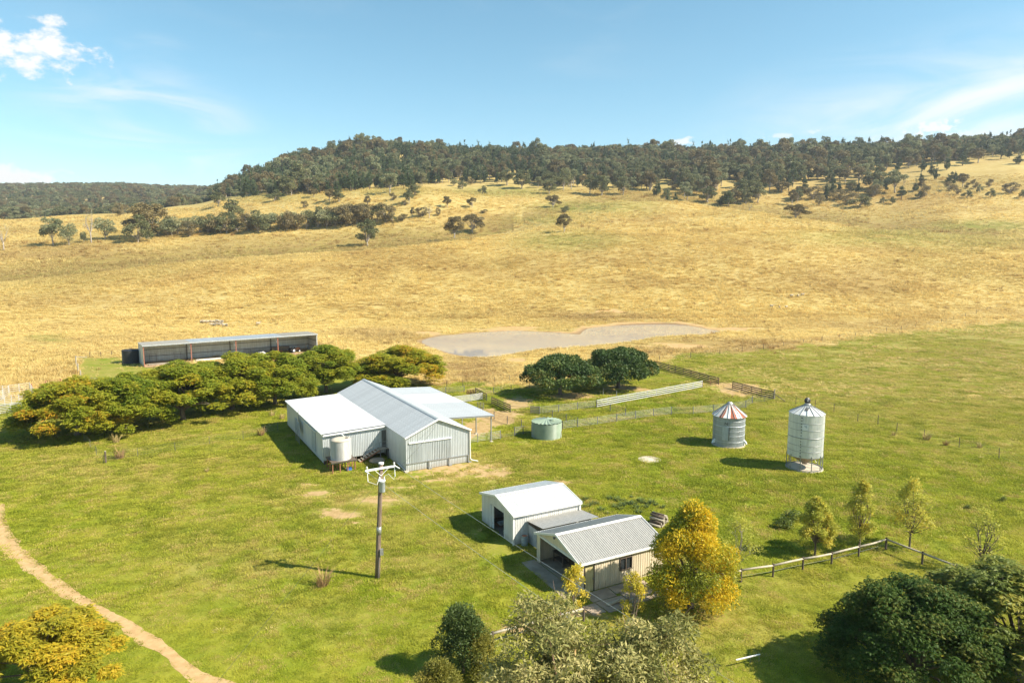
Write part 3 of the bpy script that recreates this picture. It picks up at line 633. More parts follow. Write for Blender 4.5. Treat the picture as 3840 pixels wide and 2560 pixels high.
# ================================================================== wool shed
def wool_shed():
    A = (-12.156, 77.27, 0); rz = R(28.85)
    s = thing('wool_shed', 'large pale corrugated steel wool shed with gabled core and side skillion', 'shed', A, rz)
    c, sn = math.cos(rz), math.sin(rz)
    def wp(u, w): return A[0]+u*c-w*sn, A[1]+u*sn+w*c
    footprint(*wp(4, 14.5), rz, 4.1, 14.6); footprint(*wp(-3.9, 17.6), rz, 4, 10.7); footprint(*wp(11, 18), rz, 4, 11.6)
    LEN, WID, EAVE, RIDGE = 28.9, 8.0, 4.06, 5.78
    zg = lambda f: EAVE+(RIDGE-EAVE)*(1-abs(2*f-1))
    wall_sheet(s, (0, 0), (WID, 0), .05, 0, GALV_WALL, .21, .026, zl=lambda f: zg(f)-.03, name='gable_wall')
    wall_sheet(s, (WID, LEN), (0, LEN), .05, 0, GALV_WALL, .21, .026, zl=lambda f: zg(f)-.03, name='gable_wall')
    wall_sheet(s, (0, 7.05), (0, 0.0), .10, EAVE-.03, WHITE_WALL, .21, .008, name='side_wall')
    wall_sheet(s, (WID, 0), (WID, LEN), .05, EAVE-.03, GALV_WALL, .21, .02, name='side_wall')
    part(s, 'side_wall', GALV_WALL, lambda m: m.box((0.05, 17.9, 2.1), (.06, 21.4, 3.9)))
    # roof of the core
    sl = math.hypot(WID/2+.18, (RIDGE-EAVE)*(1+.18/4)); k = (RIDGE-EAVE)/(WID/2)
    roof_slope(s, (WID/2, -.25, RIDGE+.05), (0, 1, 0), (-1, 0, -k), LEN+.5, sl, GALV_ROOF, 38, .20, .016)
    roof_slope(s, (WID/2, -.25, RIDGE+.05), (0, 1, 0), (1, 0, -k), LEN+.5, sl, GALV_ROOF, 38, .20, .016)
    def cap(m):
        for sg in (-1, 1): m.add([(4, -.3, RIDGE+.105), (4, LEN+.3, RIDGE+.105), (4+sg*.24, LEN+.3, RIDGE+.105-.24*k), (4+sg*.24, -.3, RIDGE+.105-.24*k)], [(0, 1, 2, 3) if sg < 0 else (3, 2, 1, 0)])
    part(s, 'ridge_cap', GREY_PAINT, cap)
    def barge(m):
        for sg in (-1, 1): m.bar((4, -.28, RIDGE+.03), (4+sg*(4.2), -.28, EAVE-.06), .05, .2)
    part(s, 'barge_board', TRIM, barge)
    # front sliding door rail, bottom frame
    part(s, 'door_rail', TRIM, lambda m: m.box((3.0, -.10, 3.35), (5.3, .09, .16)))
    part(s, 'bottom_rail', STEEL, lambda m: m.box((4.0, -.07, .92), (7.9, .06, .10)))
    for u in (2.75, 5.3, 7.85): part(s, 'guide_post', STEEL, lambda m: (m.box((u, -.10, .48), (.13, .12, .96)), m.box((u+.1, -.2, .07), (.4, .3, .14))))
    part(s, 'corner_block', CONCRETE, lambda m: m.box((-.02, -.1, .08), (.5, .45, .16)))
    part(s, 'sliding_door', GALV_WALL, lambda m: [m.box((.45+i*.22, -.045, 2.1), (.05, .025, 2.35)) for i in range(24)])
    part(s, 'downpipe', TRIM, lambda m: m.tube([(8.06, -.12, 4.0), (8.06, -.14, .5), (8.2, -.2, .3), (8.9, -.55, .12)], .07, 8))
    part(s, 'downpipe', TRIM, lambda m: m.tube([(-.10, 2.6, .38), (-.10, 1.2, .25), (-.08, .25, .16)], .06, 8))
    # skillion on the left
    x0, y0, y1 = -7.75, 7.05, 28.2; ze, zj = 3.78, 4.02
    wall_sheet(s, (x0, y0), (0, y0), .55, 0, GALV_WALL, .21, .026, zl=lambda f: ze-.03+(zj-ze)*f, name='front_wall')
    wall_sheet(s, (x0, y1), (x0, y0), lambda f: .30, ze-.03, WHITE_WALL, .34, .006, style='pan', name='side_wall')
    wall_sheet(s, (0, y1), (x0, y1), .4, ze, GALV_WALL, .21, .02, name='back_wall')
    roof_slope(s, (-.02, y0-.22, zj+.06), (0, 1, 0), (-1, 0, -(zj-ze)/7.75), y1-y0+.4, 7.95, lambda i: PALE_ROOF, 28, .20, .014)
    part(s, 'gutter', TRIM, lambda m: m.bar((x0-.05, y0-.30, ze-.12), (-.05, y0-.30, zj-.10), .13, .16))
    part(s, 'fascia', TRIM, lambda m: m.bar((x0-.16, y0-.2, ze+.0), (x0-.16, y1+.1, ze+.0), .05, .14))
    part(s, 'gutter_spout', TRIM, lambda m: m.tube([(-5.6, y0-.33, ze-.15), (-5.55, y0-.8, ze-.2), (-5.5, y0-1.5, ze-.3)], .085, 8))
    for u in (-7.6, -5.7, -3.8, -1.9):
        part(s, 'floor_stump', WOOD_DARK, lambda m: m.tube([(u, y0+.12, 0), (u, y0+.12, .56)], .10, 7))
        part(s, 'floor_stump', WOOD_DARK, lambda m: m.tube([(u, y1-.2, 0), (u, y1-.2, .56)], .10, 7))
    part(s, 'under_floor', WOOD_DARK, lambda m: m.box((-3.9, (y0+y1)/2, .52), (7.5, y1-y0-.5, .10)))
    # left wall: sliding door panel, its rail and louvred meter boxes
    part(s, 'door_rail', TRIM, lambda m: m.box((x0-.10, 13.4, 3.35), (.10, 6.6, .12)))
    part(s, 'loading_door', GREY_PAINT, lambda m: m.box((x0-.06, 11.5, 2.0), (.05, 1.9, 2.5)))
    for w, zz in ((19.6, 2.4), (18.2, 2.1)):
        lv = part(s, 'louvre_panel', GREY_PAINT, lambda m: m.box((x0-.5, w, zz), (.12, 1.1, 1.5)))
        for i in range(7): part(lv, 'louvre', STEEL, lambda m: m.box((x0-.58, w, zz-.6+i*.2), (.06, 1.0, .03), rot=Matrix.Rotation(.5, 3, 'Y')))
        part(lv, 'leg', STEEL, lambda m: m.tube([(x0-.5, w+.4, 0), (x0-.5, w+.4, zz-.7)], .035, 6))
        part(lv, 'leg', STEEL, lambda m: m.tube([(x0-.5, w-.4, 0), (x0-.5, w-.4, zz-.7)], .035, 6))
    part(s, 'flue', STEEL, lambda m: m.tube([(x0-.3, 18.9, 2.8), (x0-.3, 18.9, 4.6)], .05, 8))
    part(s, 'personnel_door', DARK_STEEL, lambda m: m.box((-.10, y0-.04, 2.35), (.9, .05, 2.05), rz=0))
    # steps up to the landing in the inner corner
    part(s, 'landing', WOOD_GREY, lambda m: [m.box((-.62, y0-1.0+i*.16, 1.30), (1.1, .145, .05)) for i in range(6)])
    for i in range(7):
        f = i/6.0; part(s, 'step', WOOD_GREY, lambda m: m.box((-3.55+f*2.25, y0-.62, .18+f*1.02), (.30, .95, .045)))
    for yy in (y0-.16, y0-1.10): part(s, 'stringer', RUST, lambda m: m.bar((-3.75, yy, .02), (-1.15, yy, 1.20), .05, .16))
    for yy in (y0-1.12,):
        for u, zz in ((-3.2, .3), (-2.2, .75), (-1.2, 1.2)): part(s, 'rail_post', STEEL, lambda m: m.tube([(u, yy, zz), (u, yy, zz+1.0)], .022, 6))
        part(s, 'handrail', STEEL, lambda m: m.tube([(-3.4, yy, 1.2), (-1.1, yy, 2.25), (-.15, yy, 2.3)], .025, 6))
        part(s, 'handrail', STEEL, lambda m: m.tube([(-3.3, yy, .75), (-1.1, yy, 1.78), (-.15, yy, 1.8)], .02, 6))
    for u in (-1.1, -.15): part(s, 'landing_leg', DARK_STEEL, lambda m: m.box((u, y0-1.05, .64), (.09, .09, 1.28)))
    part(s, 'black_panel_as_opening', BLACK_POLY, lambda m: m.box((-.045, y0-.55, .72), (.05, .9, 1.05)))  # solid black panel painted as the dark inside of an opening
    part(s, 'concrete_sump', CONCRETE_OLD, lambda m: m.lathe([(0, .35), (.75, .33), (.95, .2), (1.0, 0)], 12, (-1.7, y0-1.5, 0)))
    # canopy over the yards on the right
    cx0, cx1, cy0, cy1, cz0, cz1 = 8.12, 14.75, 6.5, 29.0, 3.98, 3.58
    roof_slope(s, (cx0, cy0, cz0+.05), (0, 1, 0), (1, 0, (cz1-cz0)/(cx1-cx0)), cy1-cy0, cx1-cx0+.1, lambda i: GALV_ROOF if (i < 13 or i > 21) else WHITE_SHEET, 30, .20, .014, name='canopy_sheet')
    part(s, 'canopy_fascia', STEEL, lambda m: (m.bar((cx0, cy0, cz0-.06), (cx1, cy0, cz1-.06), .06, .14), m.bar((cx1, cy0, cz1-.07), (cx1, cy1, cz1-.07), .06, .14)))
    for w in (6.8, 11.4, 16.0, 20.6, 25.0, 28.8):
        p = part(s, 'canopy_post', STEEL, lambda m: m.box((14.45, w, 1.76), (.13, .13, 3.52)))
        part(s, 'canopy_rafter', STEEL, lambda m: m.bar((8.15, w, cz0-.10), (14.6, w, cz1-.12), .08, .16))
        part(s, 'footing', CONCRETE, lambda m: m.box((14.45, w, .05), (.42, .42, .10)))
    for u in (9.6, 11.2, 12.8): part(s, 'purlin', STEEL, lambda m: m.bar((u, cy0+.1, cz0-.0-(u-8.1)*.06), (u, cy1-.1, cz0-.0-(u-8.1)*.06), .06, .08))
    return s, wp
SHED, SHED_P = wool_shed()
def tank_stand():
    u, w = -6.25, 4.75; x, y = SHED_P(u, w); rz = R(28.85); footprint(x, y, rz, 1.5, 1.5)
    st = thing('tank_stand', 'low rusty steel stand carrying the pale rainwater tank', 'tank stand', (x, y, 0), rz)
    part(st, 'platform', WOOD_DARK, lambda m: [m.box((0, -1.32+i*.24, 1.27), (2.9, .225, .07)) for i in range(12)])
    part(st, 'bearer', STEEL, lambda m: [m.box((0, b, 1.17), (2.9, .10, .13)) for b in (-1.25, 1.25)])
    for a in (-1.3, -.45, .45, 1.3):
        for b in (-1.2, 0, 1.2): part(st, 'leg', RUST, lambda m: m.box((a, b, .55), (.11, .11, 1.10)))
    t = thing('rainwater_tank', 'round corrugated pale steel rainwater tank beside the wool shed steps', 'water tank', (x, y, 1.31), rz)
    prof = []; n = 17
    for i in range(n*4+1):
        z = 2.25*i/(n*4); prof.append((1.16+.028*math.cos(2*math.pi*i/4), z))
    part(t, 'shell', metal_sheet('pale_tank_steel', (.45, .44, .41), .5, .15, stain=(.48, .42, .33)), lambda m: m.lathe(prof, 40), True)
    part(t, 'lid', CONCRETE, lambda m: m.lathe([(1.2, 2.22), (1.2, 2.28), (.6, 2.33), (.0, 2.35)], 40), True)
    part(t, 'inlet_strainer', DARK_STEEL, lambda m: m.lathe([(.17, 2.28), (.17, 2.40), (.0, 2.41)], 12, (.72, -.1, 0)))
    part(t, 'outlet_pipe', STEEL, lambda m: m.tube([(1.1, -.5, .15), (1.4, -.6, .15), (1.42, -.6, -1.2)], .03, 6))
    bx, by = SHED_P(-5.55, 3.95)
    b = thing('plastic_crate', 'small blue plastic crate lying under the tank stand', 'crate', (bx, by, 0), .4)
    def crate(m):
        for a in (-1, 1): m.box((a*.27, 0, .15), (.03, .42, .28)); m.box((0, a*.20, .15), (.54, .03, .28))
    part(b, 'side', BLUE_PLASTIC, crate); part(b, 'base', BLUE_PLASTIC, lambda m: m.box((0, 0, .02), (.50, .36, .03)))
tank_stand()
# ================================================================== the two small sheds and the lean-to between them
def gable_shed(name, label, loc, rz, WID, LEN, EAVE, RIDGE, wall, roof, front, nsheet, over=.15, pitch=.24, wp_=.22):
    """x = along the ridge (0 = open front), y = across from the right wall (0) to the left wall (WID)"""
    s = thing(name, label, 'shed', loc, rz)
    c, sn = math.cos(rz), math.sin(rz); cx = loc[0]+LEN/2*c-WID/2*sn; cy = loc[1]+LEN/2*sn+WID/2*c; footprint(cx, cy, rz, LEN/2+.1, WID/2+.1)
    k = (RIDGE-EAVE)/(WID/2); zg = lambda f: EAVE+(RIDGE-EAVE)*(1-abs(2*f-1))
    wall_sheet(s, (LEN, WID), (0, WID), 0.02, EAVE, wall, wp_, .012, 'pan', name='side_wall')
    wall_sheet(s, (LEN, 0), (LEN, WID), 0.02, 0, wall, wp_, .012, 'pan', name='gable_wall', zl=lambda f: zg(f)-.02)
    sl = math.hypot(WID/2+over, (WID/2+over)*k)
    roof_slope(s, (-over, WID/2, RIDGE+.05), (1, 0, 0), (0, -1, -k), LEN+2*over, sl, roof, nsheet, pitch, .016, 'pan')
    roof_slope(s, (-over, WID/2, RIDGE+.05), (1, 0, 0), (0, 1, -k), LEN+2*over, sl, roof, nsheet, pitch, .016, 'pan')
    def cap(m):
        for sg in (-1, 1): m.add([(-over-.03, WID/2, RIDGE+.13), (LEN+over+.03, WID/2, RIDGE+.13), (LEN+over+.03, WID/2+sg*.22, RIDGE+.115-.2*k), (-over-.03, WID/2+sg*.22, RIDGE+.115-.2*k)], [(0, 1, 2, 3) if sg > 0 else (3, 2, 1, 0)])
    part(s, 'ridge_cap', TRIM, cap)
    for sg in (0, 1):
        yy = WID+over if sg else -over
        part(s, 'gutter', TRIM, lambda m: m.box((LEN/2, yy+(.04 if sg else -.04), EAVE-over*k-.03), (LEN+2*over, .12, .15)))
        for xx in (-over-.03, LEN+over+.03): part(s, 'barge_board', TRIM, lambda m: m.bar((xx, WID/2, RIDGE+.04), (xx, yy, EAVE-over*k+.02), .05, .17))
    front(s, zg)
    return s
def small_sheds():
    rz = R(28.0)
    # white shed; its front-right corner on the plan
    W_, L_, E_, RG = 6.3, 6.75, 2.72, 3.42
    def front(s, zg):
        f = lambda a, b: None
        wall_sheet(s, (0, W_), (0, 4.45), .02, 0, WHITE_WALL, .22, .012, 'pan', name='front_wall', zl=lambda q: zg((W_-(W_-4.45)*q)/W_)-.03)
        wall_sheet(s, (0, 1.75), (0, 0), .02, 0, WHITE_WALL, .22, .012, 'pan', name='front_wall', zl=lambda q: zg((1.75*(1-q))/W_)-.03)
        wall_sheet(s, (0, 4.45), (0, 1.75), 2.28, 0, WHITE_WALL, .22, .012, 'pan', name='front_wall', zl=lambda q: zg((4.45-2.7*q)/W_)-.03)
        wall_sheet(s, (0, 0), (L_, 0), .02, E_, WHITE_WALL, .22, .012, 'pan', name='side_wall')
        [part(s, 'door_jamb', TRIM, lambda m: m.box((.02, yy, 1.14), (.10, .08, 2.28))) for yy in (4.48, 1.72)]
        part(s, 'sliding_door', WHITE_SHEET, lambda m: m.box((.10, 4.25, 1.1), (.04, .6, 2.2)))
        part(s, 'floor', SLAT_DARK, lambda m: m.box((L_/2, W_/2, .02), (L_-.1, W_-.1, .04)))
        part(s, 'corner_trim', TRIM, lambda m: (m.box((-.03, -.03, 1.3), (.12, .12, 2.6)), m.box((L_+.02, -.05, 1.3), (.16, .10, 2.5))))
    wht = gable_shed('garden_shed', 'small white steel gabled shed with open front doorway', (.13, 57.05, 0), rz, W_, L_, E_, RG, WHITE_WALL, WHITE_SHEET, front, 9)
    # cream garage
    Wc, Lc, Ec, RGc = 6.3, 7.85, 2.42, 3.42
    def front2(s, zg):
        wall_sheet(s, (0, Wc), (0, Wc-.55), .02, 0, CREAM_SHEET, .22, .012, 'pan', name='front_wall', zl=lambda q: zg(1-.09*q)-.03)
        wall_sheet(s, (0, .55), (0, 0), .02, 0, CREAM_SHEET, .22, .012, 'pan', name='front_wall', zl=lambda q: zg(.09*(1-q))-.03)
        # open gable infill boards above the opening
        for i in range(5):
            z = 2.42+i*.19; half = (RGc-z-.03)/((RGc-Ec)/(Wc/2)); half2 = max(.05, (RGc-z-.2)/((RGc-Ec)/(Wc/2)))
            if half > .15: part(s, 'gable_board', CREAM_SHEET, lambda m: m.add([(0, Wc/2-half, z), (0, Wc/2+half, z), (0, Wc/2+half2, z+.18), (0, Wc/2-half2, z+.18), (.04, Wc/2-half, z), (.04, Wc/2+half, z), (.04, Wc/2+half2, z+.18), (.04, Wc/2-half2, z+.18)], [(0, 3, 2, 1), (4, 5, 6, 7), (0, 1, 5, 4), (2, 3, 7, 6)]))
        part(s, 'lintel', TRIM, lambda m: m.box((0, Wc/2, 2.36), (.12, Wc-.2, .14)))
        # lit side wall with door and window openings
        d0, d1, w0, w1 = .42, 1.30, 3.62, 4.78
        for a, b, z0, z1 in ((0, d0, .02, Ec), (d0, d1, 2.08, Ec), (d1, w0, .02, Ec), (w0, w1, .02, 1.02), (w0, w1, 2.02, Ec), (w1, Lc, .02, Ec)):
            wall_sheet(s, (a, 0), (b, 0), z0, z1, CREAM_SHEET, .22, .014, 'pan', name='side_wall')
        dm = pm('ochre_door_paint', (.50, .42, .20), (.58, .50, .27), 2, .5)
        dr = part(s, 'door', dm, lambda m: [m.box((d0+.02+.14+i*.283, .05, 1.05), (.27, .045, 2.04)) for i in range(3)])
        part(dr, 'frame', WOOD_DARK, lambda m: (m.box((d0+.02, .0, 1.05), (.06, .10, 2.1)), m.box((d1-.02, .0, 1.05), (.06, .10, 2.1)), m.box(((d0+d1)/2, .0, 2.10), (.9, .10, .06))))
        part(dr, 'handle', STEEL, lambda m: m.box((d1-.12, -.03, 1.0), (.04, .10, .12)))
        wn = part(s, 'window', WOOD_DARK, lambda m: (m.box((w0+.03, -.02, 1.52), (.06, .12, 1.0)), m.box((w1-.03, -.02, 1.52), (.06, .12, 1.0)), m.box(((w0+w1)/2, -.02, 1.05), (1.1, .12, .06)), m.box(((w0+w1)/2, -.02, 1.99), (1.1, .12, .06)), m.box(((w0+w1)/2, -.01, 1.52), (.05, .10, .9))))
        for q in (0, 1): part(wn, 'pane', GLASS_DARK, lambda m: m.box((w0+.31+q*.54, .03, 1.52), (.5, .015, .88)))
        part(s, 'floor', CONCRETE_OLD, lambda m: m.box((Lc/2, Wc/2, .03), (Lc-.1, Wc-.1, .06)))
        part(s, 'corner_trim', TRIM, lambda m: m.box((-.03, -.03, 1.2), (.10, .10, 2.36)))
        part(s, 'flood_lamp', DARK_STEEL, lambda m: m.lathe([(0, 0), (.09, .02), (.12, .14), (0, .15)], 10, (-.28, Wc/2, RGc-.28)))
    crm = gable_shed('garage', 'cream steel gabled garage with open front and brown window', (4.98, 48.42, 0), rz, Wc, Lc, Ec, RGc, CREAM_SHEET, GREY_ROOF, front2, 11, pitch=.19)
    # lean-to between
    o = Vector((.13, 57.05, 0)); ex = Vector((math.cos(rz), math.sin(rz), 0)); ey = Vector((-ex.y, ex.x, 0))
    ln = thing('lean_to', 'low grey lean-to roof joining the white shed and the cream garage', 'lean-to', o, rz)
    roof_slope(ln, (1.25, -.10, 2.02), (1, 0, 0), (0, -1, .10), 5.6, 2.75, GREY_ROOF, 7, .19, .014)
    footprint(*(o+ex*4-ey*1.4).xy, rz, 3, 1.5)
    part(ln, 'front_panel', GREY_PAINT, lambda m: [m.box((1.42, -.28-i*.36, .86), (.03+.02*(i % 2), .34, 1.62)) for i in range(6)])
    part(ln, 'lattice', WOOD_DARK, lambda m: [m.box((1.40, -1.3, 1.74+.055*i), (.04, 2.3, .025)) for i in range(5)])
    part(ln, 'back_panel', GREY_PAINT, lambda m: m.box((6.6, -1.3, .95), (.05, 2.3, 1.9)))
    part(ln, 'post', WOOD_DARK, lambda m: m.box((1.42, -2.55, 1.05), (.12, .12, 2.1)))
    bk = pm('fired_brick', (.36, .17, .10), (.46, .25, .16), 3, .9); bm = MB(); bm.box((0, 0, .04), (.21, .10, .07)); bme = bm.mesh('brick', bk)
    bs = thing('brick_stack', 'narrow stack of old red bricks at the lean-to corner', 'bricks', o+ex*1.15-ey*2.35, rz)
    for i in range(15):
        for j in (0, 1): link('brick', bme, bs, loc=(random.uniform(-.01, .01)+.0, j*.11, i*.076), rot=(0, 0, random.uniform(-.12, .12)))
    # things in and around
    dr = thing('steel_drum', 'grey steel oil drum standing against the white shed wall', 'drum', o+ex*.85-ey*.42+Vector((0, 0, 0)), .3)
    def drum(m):
        m.lathe([(.27, 0), (.285, .02), (.285, .29), (.30, .31), (.285, .33), (.285, .58), (.30, .60), (.285, .62), (.285, .87), (.30, .89), (.275, .90), (.27, .86)], 24)
    part(dr, 'shell', pm('blue_grey_drum', (.24, .29, .31), (.33, .38, .39), 3, .5, c3=(.25, .16, .10)), drum, True)
    part(dr, 'lid', RUST, lambda m: m.lathe([(.272, .865), (0, .87)], 24))
    q = Vector((4.98, 48.42, 0))
    def at(a, b, z=0.06): return q+ex*a+ey*b+Vector((0, 0, z))
    wb = thing('workbench', 'dark timber workbench inside the open garage front', 'workbench', at(1.5, 4.9), rz)
    part(wb, 'top', WOOD_DARK, lambda m: m.box((0, 0, .85), (.7, 1.6, .07)))
    for a in (-.3, .3):
        for b in (-.7, .7): part(wb, 'leg', WOOD_DARK, lambda m: m.box((a, b, .41), (.08, .08, .82)))
    part(wb, 'shelf', WOOD_DARK, lambda m: m.box((0, 0, .3), (.6, 1.5, .04)))
    gb = thing('gas_bottle', 'white gas bottle on the garage floor', 'gas bottle', at(1.9, 2.6), 0)
    part(gb, 'body', WHITE_PAINT, lambda m: m.lathe([(0, 0), (.14, .01), (.155, .08), (.155, .36), (.12, .45), (0, .48)], 16), True)
    part(gb, 'collar', WHITE_PAINT, lambda m: m.lathe([(.09, .46), (.09, .57), (.08, .57), (.08, .46)], 12))
    bt = thing('storage_tub', 'grey plastic tub left in the open garage', 'tub', at(2.3, 3.7), .2)
    part(bt, 'body', GREY_PAINT, lambda m: m.lathe([(0, .02), (.22, .02), (.28, .40), (.25, .40), (.2, .05)], 16), True); part(bt, 'rim', TRIM, lambda m: m.lathe([(.27, .39), (.30, .39), (.30, .42), (.27, .42)], 16))
    q2 = Vector((.13, 57.05, 0))
    def at2(a, b, z=0.04): return q2+ex*a+ey*b+Vector((0, 0, z))
    mw = thing('wheelbarrow', 'pale wheelbarrow standing just inside the white shed doorway', 'wheelbarrow', at2(.9, 3.9), .6)
    part(mw, 'tray', GREY_PAINT, lambda m: m.add([(-.4, -.3, .55), (.4, -.25, .55), (.4, .25, .55), (-.4, .3, .55), (-.25, -.18, .28), (.3, -.12, .30), (.3, .12, .30), (-.25, .18, .28)], [(4, 5, 6, 7), (0, 1, 5, 4), (1, 2, 6, 5), (2, 3, 7, 6), (3, 0, 4, 7)]))
    part(mw, 'wheel', BLACK_POLY, lambda m: m.tube([(.55, -.04, .18), (.55, .04, .18)], .18, 14))
    for b in (-1, 1): part(mw, 'handle', RUST, lambda m: m.tube([(.55, b*.08, .18), (-.3, b*.25, .30), (-.85, b*.28, .55)], .018, 6)); part(mw, 'leg', RUST, lambda m: m.tube([(-.25, b*.22, .3), (-.28, b*.24, 0)], .018, 6))
    bx = thing('timber_stack', 'short stack of pale timber offcuts in the white shed doorway', 'timber', at2(.8, 2.5), .2)
    for i in range(6): part(bx, 'plank', LOG_PALE if i % 2 else WOOD_GREY, lambda m: m.box((random.uniform(-.1, .1), (i % 2)*.22-.1, .04+.075*(i//2)), (.9, .18, .06), rz=random.uniform(-.2, .2)))
    # concrete aprons
    tag(part(None, 'garage_apron', CONCRETE_OLD, lambda m: m.add([tuple(at(-1.35, -.2, 0)), tuple(at(-.05, -.2, 0)), tuple(at(-.05, 6.6, 0)), tuple(at(-1.25, 6.6, 0)), tuple(at(-1.35, -.2, .05)), tuple(at(-.05, -.2, .05)), tuple(at(-.05, 6.6, .05)), tuple(at(-1.25, 6.6, .05))], [(4, 5, 6, 7), (0, 4, 7, 3), (0, 1, 5, 4), (2, 3, 7, 6)])), kind='structure')
    footprint(*at(-.7, 3.2).xy, rz, .75, 3.5)
    pv = tag(link('paving', None), kind='structure')
    slabs = [((.2, -.15), (2.4, -.15), (2.3, -1.5), (.2, -1.5)), ((2.45, -.15), (5.6, -.15), (5.5, -1.15), (2.4, -1.2)), ((.3, -1.6), (2.6, -1.62), (2.5, -3.3), (.4, -3.2)), ((2.7, -1.3), (5.3, -1.3), (5.1, -3.0), (2.65, -3.1)), ((-.9, -1.7), (.2, -1.65), (.25, -3.0), (-.8, -2.9))]
    for sl in slabs:
        P = [at(a, b, 0) for a, b in sl]; h = random.uniform(.05, .075)
        part(pv, 'slab', CONCRETE_OLD, lambda m: m.add([tuple(p) for p in P]+[(p.x, p.y, h) for p in P], [(7, 6, 5, 4), (0, 1, 5, 4), (1, 2, 6, 5), (2, 3, 7, 6), (3, 0, 4, 7)]))
        c0 = sum((p for p in P), Vector())/4; footprint(c0.x, c0.y, rz, 1.15, .7)
small_sheds()
# ================================================================== silos and tanks
def silo_cyl(parent, R0, z0, z1, mat, bands, bandmat):
    n = 96
    prof = []
    m = MB(); V = []; F = []
    for z in (z0, z1):
        for i in range(n*2):
            r = R0+(.018 if i % 2 else -.018); a = 2*math.pi*i/(n*2); V.append((r*math.cos(a), r*math.sin(a), z))
    N = n*2
    for i in range(N): j = (i+1) % N; F.append((i, j, N+j, N+i))
    m.add(V, F); o = m.build('shell', mat, parent)
    for z, r in bands: part(parent, 'band', bandmat, lambda m: m.lathe([(R0+.018, z-r), (R0+.018+r*.9, z-r*.5), (R0+.018+r*.9, z+r*.5), (R0+.018, z+r)], 64), True)
def cone_roof(parent, R0, z0, z1, r1, n, mats, rib, th=.02):
    for i in range(n):
        a0, a1 = 2*math.pi*i/n, 2*math.pi*(i+1)/n; 
        P = [(R0*math.cos(a0), R0*math.sin(a0), z0), (R0*math.cos(a1), R0*math.sin(a1), z0), (r1*math.cos(a1), r1*math.sin(a1), z1), (r1*math.cos(a0), r1*math.sin(a0), z1)]
        part(parent, 'roof_panel', mats(i), lambda m: m.add(P+[(x, y, z-th) for x, y, z in P], [(0, 1, 2, 3), (7, 6, 5, 4), (0, 4, 5, 1), (2, 6, 7, 3)]))
        part(parent, 'roof_rib', rib, lambda m: m.bar((R0*1.005*math.cos(a0), R0*1.005*math.sin(a0), z0+.02), (r1*math.cos(a0), r1*math.sin(a0), z1+.03), .05, .07))
def peeling_roof():
    t = NT('peeling_white_over_red'); g = t.n('TexCoord').outputs['Object']; 
    sx = t.n('SeparateXYZ'); t.l(g, sx.inputs[0]); an = t.math('ARCTAN2', sx.outputs[1], sx.outputs[0])
    nz = t.noise(g, 1.6, 4, .5); w = t.math('SINE', t.math('ADD', t.math('MULTIPLY', an, 8.0), 1.9)); v = t.math('ADD', t.math('ADD', w, t.math('MULTIPLY', t.math('SUBTRACT', nz, .5), 1.6)), t.math('MULTIPLY', t.math('SINE', t.math('ADD', an, 2.6)), .5))
    c = t.mix(t.ramp(v, .42, .47), (.72, .69, .64), (.32, .095, .045)); t.set(t.b.inputs['Base Color'], c); t.b.inputs['Roughness'].default_value = .7
    return t.m
def text_on_cylinder(parent, txt, R0, ang, z, size, mat, name='lettering'):
    cu = bpy.data.curves.new('t', 'FONT'); cu.body = txt; cu.size = size; cu.align_x = 'CENTER'; cu.extrude = 0
    to = bpy.data.objects.new('t', cu); COL.objects.link(to); bpy.context.view_layer.update()
    me = bpy.data.meshes.new_from_object(to.evaluated_get(bpy.context.evaluated_depsgraph_get())); bpy.data.objects.remove(to)
    for v in me.vertices:
        a = ang+v.co.x/R0; zz = z+v.co.y; v.co = ((R0+.005)*math.cos(a), (R0+.005)*math.sin(a), zz)
    me.materials.clear(); me.materials.append(mat); me.name = name
    return link(name, me, parent)
